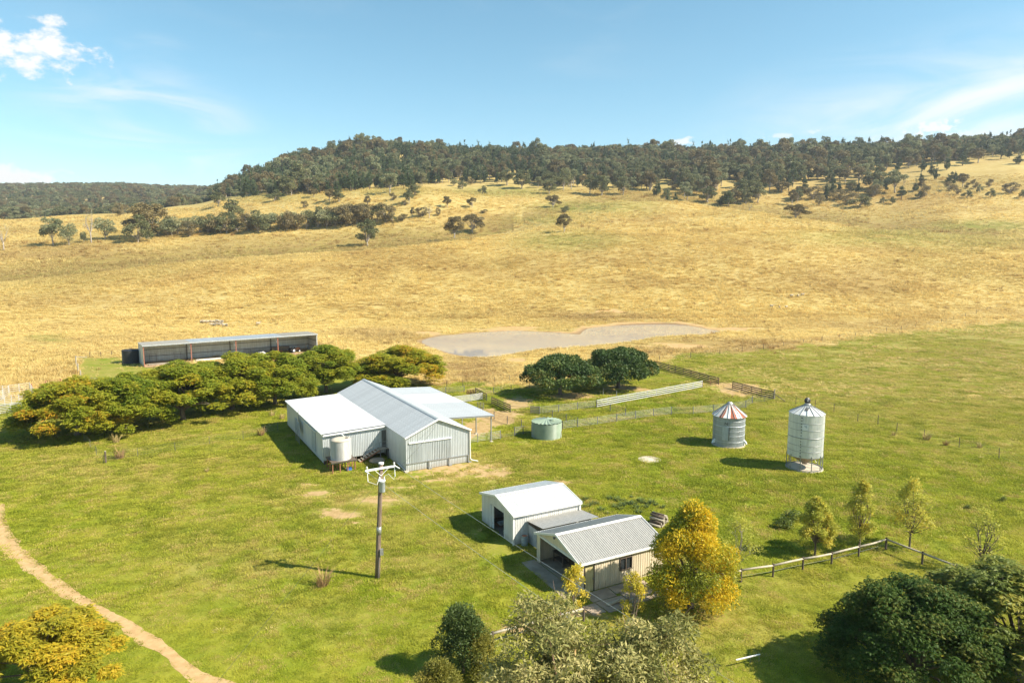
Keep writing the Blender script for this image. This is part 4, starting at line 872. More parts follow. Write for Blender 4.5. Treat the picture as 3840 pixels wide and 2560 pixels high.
def small_silo():
    x, y = 28.5, 88.9; footprint(x, y, 0, 2.1, 2.1)
    s = thing('grain_silo', 'squat grey ribbed steel silo with peeling red and white cone roof', 'silo', (x, y, 0))
    sil = metal_sheet('blue_grey_silo_steel', (.37, .40, .40), .5, .25, stain=(.30, .28, .24))
    RB = 1.98
    silo_cyl(s, RB, .12, 4.12, sil, [(.75, .03), (1.55, .025), (2.2, .02), (2.78, .045), (3.45, .02)], GALV_WALL)
    cone_roof(s, 2.22, 3.98, 5.45, .36, 16, lambda i: PEEL, STEEL)
    part(s, 'roof_cap', GREY_ROOF, lambda m: m.lathe([(.40, 5.42), (.36, 5.58), (.27, 5.60), (.27, 5.68), (0, 5.70)], 20), True)
    part(s, 'base_ring', CONCRETE, lambda m: m.lathe([(2.12, 0), (2.12, .12), (0, .125)], 32))
    # curved inspection door on the shaded side, facing the yard
    a = R(-120); part(s, 'door', GREY_PAINT, lambda m: m.lathe([(RB+.05, 1.0), (RB+.05, 2.75), (RB+.02, 2.75), (RB+.02, 1.0)], 6, a0=a-.20, a1=a+.20)); part(s, 'door_frame', DARK_STEEL, lambda m: m.lathe([(RB+.06, 1.0), (RB+.06, 2.8), (RB+.03, 2.8)], 2, a0=a+.20, a1=a+.235))
    text_on_cylinder(s, 'N', RB+.02, R(-118), 3.0, .62, DARK_STEEL)
    a = R(-172)
    for d in (-.09, .09): part(s, 'ladder_stile', STEEL, lambda m: m.tube([((RB+.16)*math.cos(a+d), (RB+.16)*math.sin(a+d), .35), ((RB+.16)*math.cos(a+d), (RB+.16)*math.sin(a+d), 4.0)], .025, 6))
    for i in range(12): part(s, 'ladder_rung', STEEL, lambda m: m.tube([((RB+.16)*math.cos(a-.09), (RB+.16)*math.sin(a-.09), .5+i*.3), ((RB+.16)*math.cos(a+.09), (RB+.16)*math.sin(a+.09), .5+i*.3)], .016, 6))
    for aa in (R(-32), R(-168)):
        p = Vector((RB*math.cos(aa), RB*math.sin(aa), 0)); d = Vector((math.cos(aa), math.sin(aa), 0)); e = Vector((-d.y, d.x, 0))
        part(s, 'outlet_chute', WHITE_PAINT, lambda m: m.add([tuple(p+e*-.16+Vector((0, 0, .45))), tuple(p+e*.16+Vector((0, 0, .45))), tuple(p+e*.16+Vector((0, 0, .9))), tuple(p+e*-.16+Vector((0, 0, .9))), tuple(p+d*.4+e*-.13+Vector((0, 0, .35))), tuple(p+d*.4+e*.13+Vector((0, 0, .35))), tuple(p+d*.3+e*.13+Vector((0, 0, .62))), tuple(p+d*.3+e*-.13+Vector((0, 0, .62)))], [(4, 5, 6, 7), (0, 4, 7, 3), (1, 2, 6, 5), (3, 7, 6, 2), (0, 1, 5, 4)]))
    part(s, 'roof_ladder', WHITE_PAINT, lambda m: [m.bar((2.1*math.cos(R(-150+i*0))*(.95-i*.09)-.12, 2.1*math.sin(R(-150))*(.95-i*.09), 4.10+i*.125+.06), (2.1*math.cos(R(-150))*(.95-i*.09)+.12, 2.1*math.sin(R(-150))*(.95-i*.09)-.2, 4.10+i*.125+.06), .05, .03) for i in range(8)])
def tall_silo():
    x, y = 34.3, 78.9; footprint(x, y, 0, 2.0, 2.0)
    tag(part(None, 'concrete_pad', CONCRETE, lambda m: m.lathe([(2.1, -.05), (2.08, .10), (0, .11)], 28, (x, y, 0))), kind='structure')
    s = thing('hopper_silo', 'tall pale ribbed steel hopper silo on thin legs with a round top lid', 'silo', (x, y, .10))
    m1 = metal_sheet('pale_silo_steel', (.66, .67, .63), .42, .25, stain=(.52, .50, .42)); RB = 1.93
    bands = [(2.25, .022), (2.95, .022), (3.85, .045), (4.75, .022), (5.55, .022)]
    silo_cyl(s, RB, 1.52, 6.55, m1, bands, STEEL)
    cone_roof(s, 2.0, 6.5, 7.42, .30, 16, lambda i: WHITE_SHEET, STEEL)
    part(s, 'roof_collar', STEEL, lambda m: m.lathe([(.36, 7.38), (.36, 7.55), (.30, 7.58), (0, 7.58)], 20), True)
    lid = part(s, 'lid', BLACK_POLY, lambda m: m.lathe([(0, -.05), (.34, -.05), (.37, 0), (.34, .05), (0, .09)], 28), True)
    lid.matrix_local = Matrix.Translation((0.02, .12, 7.88))@Matrix.Rotation(R(82), 4, 'X')
    part(lid, 'boss', STEEL, lambda m: m.lathe([(.10, .09), (.08, .13), (0, .13)], 12))
    part(s, 'hopper', pm('rusty_hopper', (.28, .20, .14), (.38, .29, .21), 3, .7, .2), lambda m: m.lathe([(RB, 1.55), (.28, .55), (.28, .42), (0, .42)], 40), True)
    for i in range(10):
        a = 2*math.pi*(i+.5)/10; part(s, 'leg', STEEL, lambda m: m.bar(((RB+.03)*math.cos(a), (RB+.03)*math.sin(a), 0), ((RB+.03)*math.cos(a), (RB+.03)*math.sin(a), 1.75), .08, .08))
        b = a+2*math.pi/10
        if i % 2 == 0: part(s, 'brace', STEEL, lambda m: m.tube([((RB)*math.cos(a), (RB)*math.sin(a), .15), (RB*math.cos(b), RB*math.sin(b), 1.5)], .014, 5))
    part(s, 'base_ring', STEEL, lambda m: m.lathe([(RB-.02, .02), (RB+.06, .02), (RB+.06, .08), (RB-.02, .08)], 40))
    a = R(-128)
    for i in range(14): part(s, 'step_rung', DARK_STEEL, lambda m: m.box(((RB+.06)*math.cos(a), (RB+.06)*math.sin(a), 1.75+i*.345), (.10, .10, .09), rz=a))
    a = R(-116)
    sg = part(s, 'sign_plate', WHITE_PAINT, lambda m: m.lathe([(RB+.03, 4.85), (RB+.045, 4.85), (RB+.045, 5.5), (RB+.03, 5.5)], 6, a0=a-.165, a1=a+.165))
    # the dark bird-like emblem on the plate: a swept wing over a short body
    em = MB(); pts = [(-.22, .02), (-.10, .16), (.02, .14), (.06, .20), (.14, .12), (.22, -.14), (.10, -.02), (.12, -.18), (.02, -.04), (-.06, .04)]
    em.ngon([((RB+.050)*math.cos(a+px/RB), (RB+.050)*math.sin(a+px/RB), 5.22+py) for px, py in pts]); em.build('emblem', GREY_PAINT, sg)
    em = MB(); em.ngon([((RB+.050)*math.cos(a+px/RB), (RB+.050)*math.sin(a+px/RB), 4.96+py) for px, py in ((-.2, -.03), (.2, -.03), (.2, .01), (-.2, .01))]); em.build('caption_strip', GREY_PAINT, sg)
    part(s, 'roof_hatch', DARK_STEEL, lambda m: m.bar((-.55, -1.05, 6.98), (-.25, -.65, 7.22), .34, .06))
PEEL = peeling_roof()
small_silo(); tall_silo()
def ribbed_tank(name, label, x, y, Rt, Ht, mat, nrib, roof):
    footprint(x, y, 0, Rt*.95, Rt*.95); t = thing(name, label, 'water tank', (x, y, 0))
    prof = [(Rt-.03+.035*math.cos(2*math.pi*i/4), Ht*i/(nrib*4)) for i in range(nrib*4+1)]
    part(t, 'shell', mat, lambda m: m.lathe(prof, 48), True)
    n = 22; V = [(0, 0, Ht+roof)]; F = []
    for i in range(n*2): a = 2*math.pi*i/(n*2); V.append((Rt*math.cos(a), Rt*math.sin(a), Ht+(.0 if i % 2 else .12)))
    for i in range(n*2): F.append((0, 1+i, 1+(i+1) % (n*2)))
    m = MB(); m.add(V, F); m.build('roof', mat, t)
    part(t, 'hatch', mat, lambda m: m.lathe([(.3, Ht+roof*.6), (.3, Ht+roof*.6+.16), (0, Ht+roof*.6+.2)], 16, (Rt*.35, -Rt*.25, 0)))
    return t
t = ribbed_tank('poly_tank', 'pale green ribbed water tank beside the stockyard rails', 4.75, 92.9, 2.08, 2.12, GREEN_POLY, 15, .38)
part(t, 'standpipe', RUST, lambda m: m.tube([(1.75, -1.75, 0), (1.95, -1.65, 1.2)], .03, 6))
ribbed_tank('poly_tank', 'black ribbed water tank at the end of the machinery shed', -87.3, 157.2, 1.9, 2.9, BLACK_POLY, 13, .35)
p = gp(1492, 1055); tag(part(None, 'concrete_pad', CONCRETE, lambda m: m.lathe([(1.42, -.03), (1.38, .05), (.7, .07), (0, .08)], 22, (p.x, p.y, 0))), kind='structure'); footprint(p.x, p.y, 0, 1.1, 1.1)
# ================================================================== open machinery shed
def machinery_shed():
    rz = R(35); loc = (-81.3, 151.2, 0); s = thing('machinery_shed', 'long open-fronted steel machinery shed with rust red posts', 'shed', loc, rz)
    L, D, zf, zb = 39.2, 7.4, 4.72, 4.62
    c, sn = math.cos(rz), math.sin(rz)
    def wp(a, b, z=0): return Vector((loc[0]+a*c-b*sn, loc[1]+a*sn+b*c, z))
    footprint(*wp(L/2, D/2).xy, rz, L/2, D/2-.2)
    wall_sheet(s, (L, D), (0, D), .05, zb, GALV_WALL, .26, .02, name='back_wall')
    wall_sheet(s, (0, D), (0, 0), .05, 0, GALV_WALL, .26, .02, name='end_wall', zl=lambda f: zb+(zf-zb)*f-.03)
    wall_sheet(s, (L, 0), (L, D), .05, 0, GALV_WALL, .26, .02, name='end_wall', zl=lambda f: zf+(zb-zf)*f-.03)
    n = 40; roof_slope(s, (L+.15, -.25, zf+.08), (-1, 0, 0), (0, 1, (zb-zf)/D), L+.3, D+.4, lambda i: TAN_ROOF if (i < 9 or i > 29) else GALV_ROOF, n, .24, .018)
    part(s, 'front_beam', GALV_ROOF, lambda m: m.box((L/2, -.22, zf-.05), (L+.3, .10, .26)))
    for i, a in enumerate((.12, 9.8, 19.6, 29.4)):
        p = part(s, 'post', RED_OXIDE, lambda m: m.box((a, .05, (zf-.2)/2), (.16, .16, zf-.2)))
        part(p, 'head_plate', RED_OXIDE, lambda m: m.add([(a-.3, .05, zf-.2), (a+.3, .05, zf-.2), (a+.08, .05, zf-.65), (a-.08, .05, zf-.65)], [(0, 1, 2, 3)]))
        if i: part(s, 'brace', STEEL, lambda m: m.bar((a-.5, .3, zf-.5), (a-.1, .1, zf-1.9), .07, .07))
        part(s, 'rafter', DARK_STEEL, lambda m: m.bar((a, 0, zf-.15), (a, D, zb-.15), .10, .2))
        if i: part(s, 'back_post', DARK_STEEL, lambda m: m.box((a+.3, D-.15, zb/2), (.2, .16, zb)))
    part(s, 'end_post', GALV_ROOF, lambda m: m.box((L-.08, .05, zf/2), (.2, .2, zf)))
    for z in (1.35, 2.9): part(s, 'girt', DARK_STEEL, lambda m: m.box((L/2, D-.10, z), (L-.3, .08, .12))); part(s, 'girt', DARK_STEEL, lambda m: m.box((L-.1, D/2, z+.1), (.08, D-.3, .12)))
    tag(part(None, 'shed_floor', pm('earth_floor', (.30, .19, .10), (.40, .27, .15), .8, .95), lambda m: m.add([tuple(wp(.1, -1.0, .03)), tuple(wp(L-.1, -.8, .03)), tuple(wp(L-.1, D-.1, .04)), tuple(wp(.1, D-.1, .04))], [(0, 1, 2, 3)])), kind='structure')
    # stored timber, gates, implements
    spec = [(3.4, 1.9, 9, 'stack of pale sawn timber beside the first red post', 5.0), (6.2, .2, 7, 'spread of short boards on the ground before the first bay', 3.2), (12.0, .1, 8, 'heap of white boards on the ground beside the second red post', 3.6), (14.0, 2.6, 10, 'long low stack of timber in the second bay', 7.0), (17.0, 1.2, 6, 'few long battens lying ahead of the second stack', 5.0)]
    for a, b, k, lab, ln in spec:
        t = thing('timber_stack', lab, 'timber', wp(a, b, .04), rz)
        for i in range(k): part(t, 'board', (WOOD_GREY, LOG_PALE, WHITE_PAINT, WOOD_GREY)[(i*7+int(a)) % 4], lambda m: m.box((random.uniform(-.4, .4), ((i % 4)-1.5)*.32, .07+.12*(i//4)), (ln*random.uniform(.7, 1), .26, .10), rz=random.uniform(-.06, .06)))
    for a, b, lab in ((2.0, 6.0, 'bent wire gate leaning inside the first bay'), (8.6, 6.4, 'mesh panel leaning beside the first dark back post')):
        t = thing('spare_gate', lab, 'gate', wp(a, b, .05), rz)
        for z in (.1, 1.0, 1.9): part(t, 'rail', DARK_STEEL, lambda m: m.tube([(-1.4, z*.12, z), (1.4, z*.12, z)], .03, 6))
        for x in (-1.4, 0, 1.4): part(t, 'upright', DARK_STEEL, lambda m: m.tube([(x, .0, .05), (x, .24, 1.95)], .03, 6))
    t = thing('panel_stack', 'pale stacked sheep panels against the third bay wall', 'panels', wp(25.5, 6.0, .05), rz)
    for i in range(7): part(t, 'rail', STEEL, lambda m: m.tube([(-2.9, i*.05, .15+i*.19), (2.9, i*.05, .15+i*.19)], .035, 6))
    for x in (-2.9, -1, 1, 2.9): part(t, 'upright', STEEL, lambda m: m.box((x, .15, .75), (.06, .06, 1.5)))
    t = thing('tarp_heap', 'crumpled pale tarpaulin heap near the third red post', 'tarp', wp(26.2, 3.0, .03), rz)
    def tarp(m):
        n = 14; V = []; F = []
        for i in range(n+1):
            for j in range(n+1):
                x = (i/n-.5)*2.8; y = (j/n-.5)*1.8; h = max(0, 1-(x/1.4)**2-(y/.9)**2)**.6*.95; V.append((x, y, h*(.75+.5*float(_vnoise(x, y, .35, 77)))+.01))
        for i in range(n):
            for j in range(n): a = i*(n+1)+j; F.append((a, a+n+1, a+n+2, a+1))
        m.add(V, F)
    part(t, 'sheet', pm('grey_tarp', (.42, .41, .39), (.55, .54, .52), 3, .7), tarp); part(t, 'tie_rope', WOOD_DARK, lambda m: m.tube([(-1.3, 0, .1), (-.4, -.1, .93), (.5, .05, .9), (1.3, 0, .1)], .02, 5))
    t = thing('bath_trough', 'old white bath trough standing before the second back post', 'trough', wp(20.8, 1.6, .03), rz)
    part(t, 'tub', WHITE_PAINT, lambda m: m.add([(-.8, -.36, .62), (.8, -.36, .62), (.8, .36, .62), (-.8, .36, .62), (-.6, -.22, .12), (.6, -.22, .12), (.6, .22, .12), (-.6, .22, .12), (-.7, -.28, .60), (.7, -.28, .60), (.7, .28, .60), (-.7, .28, .60)], [(0, 1, 5, 4), (1, 2, 6, 5), (2, 3, 7, 6), (3, 0, 4, 7), (4, 5, 6, 7), (0, 8, 9, 1), (1, 9, 10, 2), (2, 10, 11, 3), (3, 11, 8, 0), (8, 11, 10, 9)]))
    for x in (-.5, .5): part(t, 'foot', DARK_STEEL, lambda m: m.box((x, 0, .06), (.08, .4, .12)))
    t = thing('seed_drill', 'dark boxy implement parked at the back of the last bay', 'implement', wp(31.5, 5.4, .03), rz)
    part(t, 'hopper', DARK_STEEL, lambda m: m.add([(-2.2, -.5, 1.5), (2.2, -.5, 1.5), (2.2, .5, 1.5), (-2.2, .5, 1.5), (-2.2, -.25, .7), (2.2, -.25, .7), (2.2, .25, .7), (-2.2, .25, .7)], [(0, 1, 2, 3), (0, 4, 5, 1), (1, 5, 6, 2), (2, 6, 7, 3), (3, 7, 4, 0), (4, 7, 6, 5)]))
    for x in (-2.3, 2.3): part(t, 'wheel', BLACK_POLY, lambda m: m.tube([(x-.1, 0, .55), (x+.1, 0, .55)], .55, 18))
    part(t, 'drawbar', RUST, lambda m: (m.bar((-.6, -.2, .6), (0, -2.0, .45), .1, .1), m.bar((.6, -.2, .6), (0, -2.0, .45), .1, .1)))
    t = thing('small_tractor', 'small rusty tractor parked in the last bay', 'tractor', wp(34.6, 3.6, .03), rz+.2)
    part(t, 'bonnet', RUST, lambda m: m.box((.7, 0, .85), (1.3, .5, .55))); part(t, 'seat', DARK_STEEL, lambda m: (m.box((-.55, 0, .95), (.4, .45, .08)), m.box((-.75, 0, 1.15), (.06, .45, .4))))
    part(t, 'chassis', DARK_STEEL, lambda m: m.box((.1, 0, .5), (2.0, .4, .25))); part(t, 'steering_wheel', BLACK_POLY, lambda m: m.tube([(-.1, 0, 1.2), (-.13, 0, 1.24)], .2, 12))
    for a, b, r in ((-.6, -.6, .55), (-.6, .6, .55), (1.0, -.45, .32), (1.0, .45, .32)):
        w = part(t, 'wheel', BLACK_POLY, lambda m: m.tube([(a, b-.12, r), (a, b+.12, r)], r, 18)); part(w, 'rim', WHITE_PAINT, lambda m: m.tube([(a, b-.13, r), (a, b+.13, r)], r*.5, 14))
    part(t, 'exhaust', RUST, lambda m: m.tube([(.9, .1, 1.1), (.9, .1, 1.9)], .03, 6))
machinery_shed()
# ================================================================== power pole and lines
def power_pole():
    b = Vector((-10.46, 51.09, 0)); top = b+Vector((.50, .1, 9.12))
    s = thing('power_pole', 'weathered timber power pole with crossarm and grey transformer', 'power pole', b)
    at = lambda f: (top-b)*f
    part(s, 'pole', pm('pole_timber', (.115, .075, .05), (.22, .165, .125), 2.5, .9, bump=.6, stretch=(6, 6, .35), c3=(.36, .29, .22), s3=1.2), lambda m: m.tube([at(0)+Vector((0, 0, -.3)), at(.25), at(.5), at(.75), at(1)], [.20, .19, .175, .165, .155], 14), True)
    part(s, 'pole_cap', WHITE_PAINT, lambda m: m.lathe([(.20, -.05), (.20, .06), (0, .10)], 16, at(1)))
    part(s, 'metal_sleeve', STEEL, lambda m: m.tube([at(.385), at(.452)], [.192, .19], 16), True)
    arm = R(31); ax = Vector((math.cos(arm), math.sin(arm), 0)); ctr = at(.968)+Vector((-ax.y*-.18, -ax.x*.18, 0)); ctr = at(.965)+Vector((.08, -.20, 0))
    e0, e1 = ctr-ax*1.28, ctr+ax*1.12
    part(s, 'crossarm', WHITE_PAINT, lambda m: m.bar(e0, e1, .12, .13)); 
    for d in (-.55, .55): part(s, 'arm_brace', WHITE_PAINT, lambda m: m.bar(ctr+ax*d-Vector((0, 0, .06)), at(.90)+Vector((.05, -.17, 0)), .035, .035))
    ends = []
    for e, sg in ((e0, 1), (e1, -1)):
        p = e+ax*(.12*sg)
        ins = part(s, 'insulator', WHITE_PAINT, lambda m: m.lathe([(.03, .06), (.03, .12), (.08, .14), (.05, .19), (.085, .21), (.05, .26), (.07, .28), (0, .33)], 12, p), True)
        part(s, 'fuse_tube', WHITE_PAINT, lambda m: m.tube([p+Vector((.05, -.12, -.08)), p+Vector((.1, -.2, -.75))], .03, 7))
        ends.append(p+Vector((0, 0, .3)))
    # strain insulators towards the next pole
    ld = Vector((12.6, -18.3, 0)).normalized()
    for e in (e0, e1):
        q = e+Vector((0, -.05, 0)); part(s, 'strain_insulator', WHITE_PAINT, lambda m: m.tube([q+ld*(.05+.06*i) for i in range(12)], [.025 if i % 2 else .055 for i in range(12)], 8))
    tz = at(.86)+Vector((.16, -.34, 0))
    tr = part(s, 'transformer', GREY_PAINT, lambda m: m.lathe([(0, -.86), (.20, -.86), (.23, -.80), (.23, -.05), (.26, -.03), (.26, .02), (0, .06)], 22, tz), True)
    part(tr, 'lid', WHITE_PAINT, lambda m: m.lathe([(.27, .025), (.27, .06), (.1, .12), (0, .13)], 22, tz))
    for d in (-.16, .18): part(tr, 'bushing', WHITE_PAINT, lambda m: m.lathe([(.03, .08), (.06, .14), (.03, .18), (.055, .23), (.03, .27), (.045, .31), (0, .36)], 10, tz+Vector((d, .02, 0))), True)
    part(tr, 'bracket', DARK_STEEL, lambda m: m.box(tz+Vector((-.06, .18, -.35)), (.12, .22, .5)))
    part(s, 'pole_collar', STEEL, lambda m: m.tube([at(.845), at(.868)], [.19, .19], 12))
    part(s, 'jumper_wire', WHITE_PAINT, lambda m: m.tube([e0+Vector((.2, -.2, -.75)), e0+Vector((.5, -.25, -.85)), e0+Vector((.9, -.25, -1.0)), tz+Vector((-.16, 0, .34))], .016, 5))
    part(s, 'jumper_wire', WHITE_PAINT, lambda m: m.tube([e1+Vector((-.05, -.2, -.75)), e1+Vector((-.1, -.22, -1.0)), tz+Vector((.5, .02, .55)), tz+Vector((.18, .02, .36))], .016, 5))
    part(s, 'meter_box', STEEL, lambda m: m.box(at(.235)+Vector((.28, -.12, .0)), (.26, .2, .48), rz=.3)); part(s, 'conduit', DARK_STEEL, lambda m: m.tube([at(.24)+Vector((.12, -.16, 0)), at(.12)+Vector((.1, -.19, 0)), at(0)+Vector((.1, -.2, 0))], .03, 6))
    def sag(a, b, n, d): return [a.lerp(b, i/n)-Vector((0, 0, 4*d*(i/n)*(1-i/n))) for i in range(n+1)]
    WIRE = pm('aluminium_wire', (.55, .55, .53), (.62, .62, .6), 3, .4, .5); CABLE = pm('black_cable', (.03, .03, .03), (.05, .05, .05), 3, .6)
    for e, d in ((e0, 0), (e1, 1)):
        a = b+e+ld*.75; far = a+ld*62+Vector((0, 0, -.4))
        tag(part(None, 'power_line', WIRE, lambda m: m.tube(sag(a, far, 26, .6), .008, 5)), 'bare conductor strung from the %s end of the pole crossarm' % ('shed' if d else 'track'), 'power line', 'bare conductors on the power pole')
    ap = Vector((*SHED_P(4.0, -.3), 5.55)); c0 = b+at(.845)+Vector((.15, 0, 0))
    tag(part(None, 'service_cable', CABLE, lambda m: m.tube(sag(c0, ap, 18, .45), .011, 5)), 'dark service cable running from the pole to the wool shed gable', 'cable')
    c1 = b+at(.855)+Vector((-.17, 0, 0))
    tag(part(None, 'service_cable', CABLE, lambda m: m.tube(sag(c1, Vector((-16, -6, 6.6)), 24, .5), .007, 5)), 'dark service cable leaving the pole towards the track side', 'cable')
power_pole()
# ================================================================== fences
def zB(x, y, z=0): return gp((1620+x/4.055)/K, (1420+y/4.055)/K, z)
def zC(x, y, z=0): return gp((2150+x/2.94)/K, (1320+y/2.94)/K, z)
def zL(x, y, z=0): return gp(x/4.9/K, (1380+y/4.9)/K, z)
def zR(x, y, z=0): return gp((2500+x/1.755)/K, (1400+y/1.755)/K, z)
def zM(x, y, z=0): return gp(x/1.809/K, (1150+y/1.809)/K, z)
def zF(x, y, z=0): return gp((1400+x/1.633)/K, (2100+y/1.633)/K, z)
def rail_fence(name, label, pts, h, nr, mat, post=None, style='pipe', group=None, sub=None, low=.22, cat='fence', pw=.085, pr=.0155, maxbay=None):
    pts = [Vector(p) for p in pts]
    if maxbay:
        q = [pts[0]]
        for a, b in zip(pts[:-1], pts[1:]):
            n = max(1, int(round((b-a).length/maxbay))); q += [a.lerp(b, i/n) for i in range(1, n+1)]
        pts = q
    o = pts[0].copy(); s = thing(name, label, cat, o, 0, group); post = post or mat
    for p in pts:
        d = p-o; part(s, 'post', post, lambda m: m.box((d.x, d.y, h/2+.02), (pw, pw, h+.06), rz=.5))
    for a, b in zip(pts[:-1], pts[1:]):
        a = a-o; b = b-o; dd = (b-a).normalized(); off = Vector((dd.y, -dd.x, 0))*(pw*.5+.015)
        for i in range(nr):
            z = low+(h-low-.03)*i/(nr-1) if nr > 1 else h-.08
            up = Vector((0, 0, z+random.uniform(-.012, .012)))
            if style == 'pipe': part(s, 'rail', mat, lambda m: m.tube([a+up, b+up], pr, 6))
            else: part(s, 'rail', mat, lambda m: m.bar(a+up+off, b+up+off, .035, sub or .15))
    return s
YARD = 'stockyard fence runs'
rail_fence('stockyard_fence', 'short pale pipe rail panel behind the canopy far corner', [zB(90, 245), zB(208, 220), zB(490, 200)], 1.15, 6, PIPE, group=YARD)
rail_fence('stockyard_fence', 'broad white rail panels beside the canopy edge', [zB(330, 375), zB(590, 345), zB(765, 318)], 1.2, 6, RAIL_WHITE, STEEL, 'board', sub=.09, group=YARD)
rail_fence('board_fence', 'dark timber board fence along the drafting race', [zB(660, 235), zB(745, 285), zB(830, 335)], 1.2, 4, WOOD_DARK, style='board', sub=.17)
rail_fence('board_fence', 'dark board fence run below the grassy pen gate', [zB(910, 385), zB(1000, 425), zB(1095, 470), zB(1190, 510)], 1.2, 4, WOOD_DARK, style='board', sub=.17)
rail_fence('yard_gate', 'narrow dark pipe gate between the two dark board runs', [zB(832, 337), zB(908, 383)], 1.05, 4, DARK_STEEL, cat='gate', pw=.05, pr=.017)
rail_fence('wire_fence', 'thin dark pipe fence behind the shaded pen', [zB(660, 232), zB(937, 218), zB(1203, 182), zB(1480, 150), zB(1750, 118), zB(2020, 90)], 1.05, 4, DARK_STEEL, pr=.014)
rail_fence('yard_gate', 'wide low dark gate beside the dirt pen', [zB(1195, 508), zB(1498, 530)], 1.05, 3, DARK_STEEL, cat='gate', pw=.05, pr=.017)
rail_fence('board_fence', 'very short grey board panel joining the long pipe fence', [zB(1500, 530), zB(1630, 537)], 1.2, 5, WOOD_GREY, style='board', sub=.16)
rail_fence('stockyard_fence', 'galvanised pipe fence in front of the two dark trees', [zB(1632, 537), zB(1925, 505), zB(2213, 470), zC(255, 612)], 1.2, 6, PIPE, group=YARD)
rail_fence('board_fence', 'long bright white board fence beyond the green pen', [zC(256, 612), zC(380, 588), zC(490, 566), zC(600, 545), zC(708, 525), zC(815, 505), zC(915, 486), zC(1020, 465), zC(1120, 446), zC(1215, 428), zC(1320, 408), zC(1420, 388)], 1.25, 4, RAIL_WHITE, STEEL, 'board', sub=.13)
rail_fence('board_fence', 'dark timber board fence running away from the gateway behind the trees', [zC(890, 165), zC(965, 182), zC(1045, 205), zC(1125, 228), zC(1210, 249), zC(1297, 273), zC(1385, 297), zC(1485, 326), zC(1600, 357)], 1.3, 4, WOOD_DARK, style='board', sub=.2)
rail_fence('board_fence', 'dark timber board fence ending at the leaning strut', [zC(1755, 402), zC(1858, 428), zC(1960, 457), zC(2070, 487), zC(2210, 517)], 1.3, 4, WOOD_DARK, style='board', sub=.2)
rail_fence('yard_gate', 'thin rusty gate closing the gap in the dark board fence', [zC(1605, 357), zC(1752, 400)], 1.15, 3, RUST, cat='gate', pw=.05, pr=.018)
rail_fence('yard_gate', 'thin rusty gate swung open at the white fence end', [zC(1425, 388), zC(1510, 372), zC(1598, 352)], 1.1, 4, RUST, cat='gate', pw=.05, pr=.016)
s = thing('strut_post', 'dark timber stay leaning on the board fence end', 'stay', zC(2215, 517)); q = zC(2340, 550)-zC(2215, 517)
part(s, 'post', WOOD_GREY, lambda m: m.box((0, 0, .85), (.17, .17, 1.7))); part(s, 'stay', WOOD_DARK, lambda m: m.bar((0, 0, .95), (q.x, q.y, .05), .09, .09))
rail_fence('stockyard_fence', 'long galvanised pipe fence along the silo lawn', [zB(1985, 770), zB(2215, 737), zC(47, 830), zC(265, 801), zC(478, 769), zC(685, 736), zC(883, 709), zC(1080, 687), zC(1320, 684), zC(1545, 664), zC(1740, 640), zC(1900, 616), zC(1970, 566)], 1.2, 6, PIPE, group=YARD)
rail_fence('stockyard_fence', 'pipe rail panel behind the green water tank', [zB(1255, 866), zB(1385, 845), zB(1515, 828), zB(1750, 800), zB(1985, 770)], 1.2, 6, PIPE, DARK_STEEL, group=YARD)
rail_fence('yard_gate', 'wire mesh gate beyond the red and white silo roof', [zC(1975, 566), zC(2110, 548), zC(2205, 520)], 1.1, 4, DARK_STEEL, cat='gate', pw=.05, pr=.012)
rail_fence('stockyard_fence', 'dark pipe fence crossing the dirt beside the canopy', [zB(770, 555), zB(945, 612), zB(1145, 685), zB(1360, 740)], 1.15, 6, RUST, DARK_STEEL, group=YARD, pr=.017)
rail_fence('stockyard_fence', 'dark pipe fence running from the grey board panel to the front rails', [zB(1632, 540), zB(1830, 592), zB(2040, 652), zB(2215, 706)], 1.15, 6, DARK_STEEL, group=YARD, pr=.017)
rail_fence('stockyard_fence', 'dark pipe fence between the two small green pens', [zC(256, 614), zC(408, 655), zC(575, 700)], 1.15, 5, DARK_STEEL, group=YARD, pr=.017)
rail_fence('stockyard_fence', 'short dark rails standing in the shade beside the right dark tree', [zC(328, 470), zC(475, 502), zC(600, 530)], 1.15, 3, DARK_STEEL, STEEL, group=YARD, pr=.017)
rail_fence('stockyard_fence', 'white pipe panels at the wool shed front corner', [zB(545, 985), zB(695, 965), zB(890, 942), zB(1040, 918)], 1.2, 6, RAIL_WHITE, STEEL, group=YARD)
rail_fence('yard_gate', 'low wire gate between the white panels and the green tank', [zB(1060, 905), zB(1252, 868)], .5, 2, DARK_STEEL, cat='gate', pw=.04, pr=.012)
for u, lab in ((8.75, 'race rails hard against the wool shed side wall'), (10.1, 'second line of race rails under the canopy'), (12.2, 'outer line of race rails under the canopy')):
    rail_fence('stockyard_fence', lab, [Vector((*SHED_P(u, w), 0)) for w in ((6.9, 10, 13, 16.5, 20, 24, 28) if u < 11 else (12, 16, 20, 24))], 1.15, 6, DARK_STEEL if u > 9 else RUST, STEEL, group=YARD, pr=.017)
rail_fence('yard_gate', 'curved top sheep gates standing in the yard behind the canopy', [zB(690, 455), zB(740, 460), zB(785, 470)], 1.1, 5, STEEL, cat='gate', pw=.06, pr=.03)
pr_ = thing('pallet', 'dark timber pallet leaning behind the white rail panels', 'pallet', zB(595, 235), .4)
for i in range(6): part(pr_, 'slat', RUST, lambda m: m.box((i*.3-.75, i*.0, .45), (.16, .05, 1.0), rot=Matrix.Rotation(.5, 3, 'X')))
part(pr_, 'bearer', WOOD_DARK, lambda m: m.box((0, .1, .3), (1.8, .08, .08)))
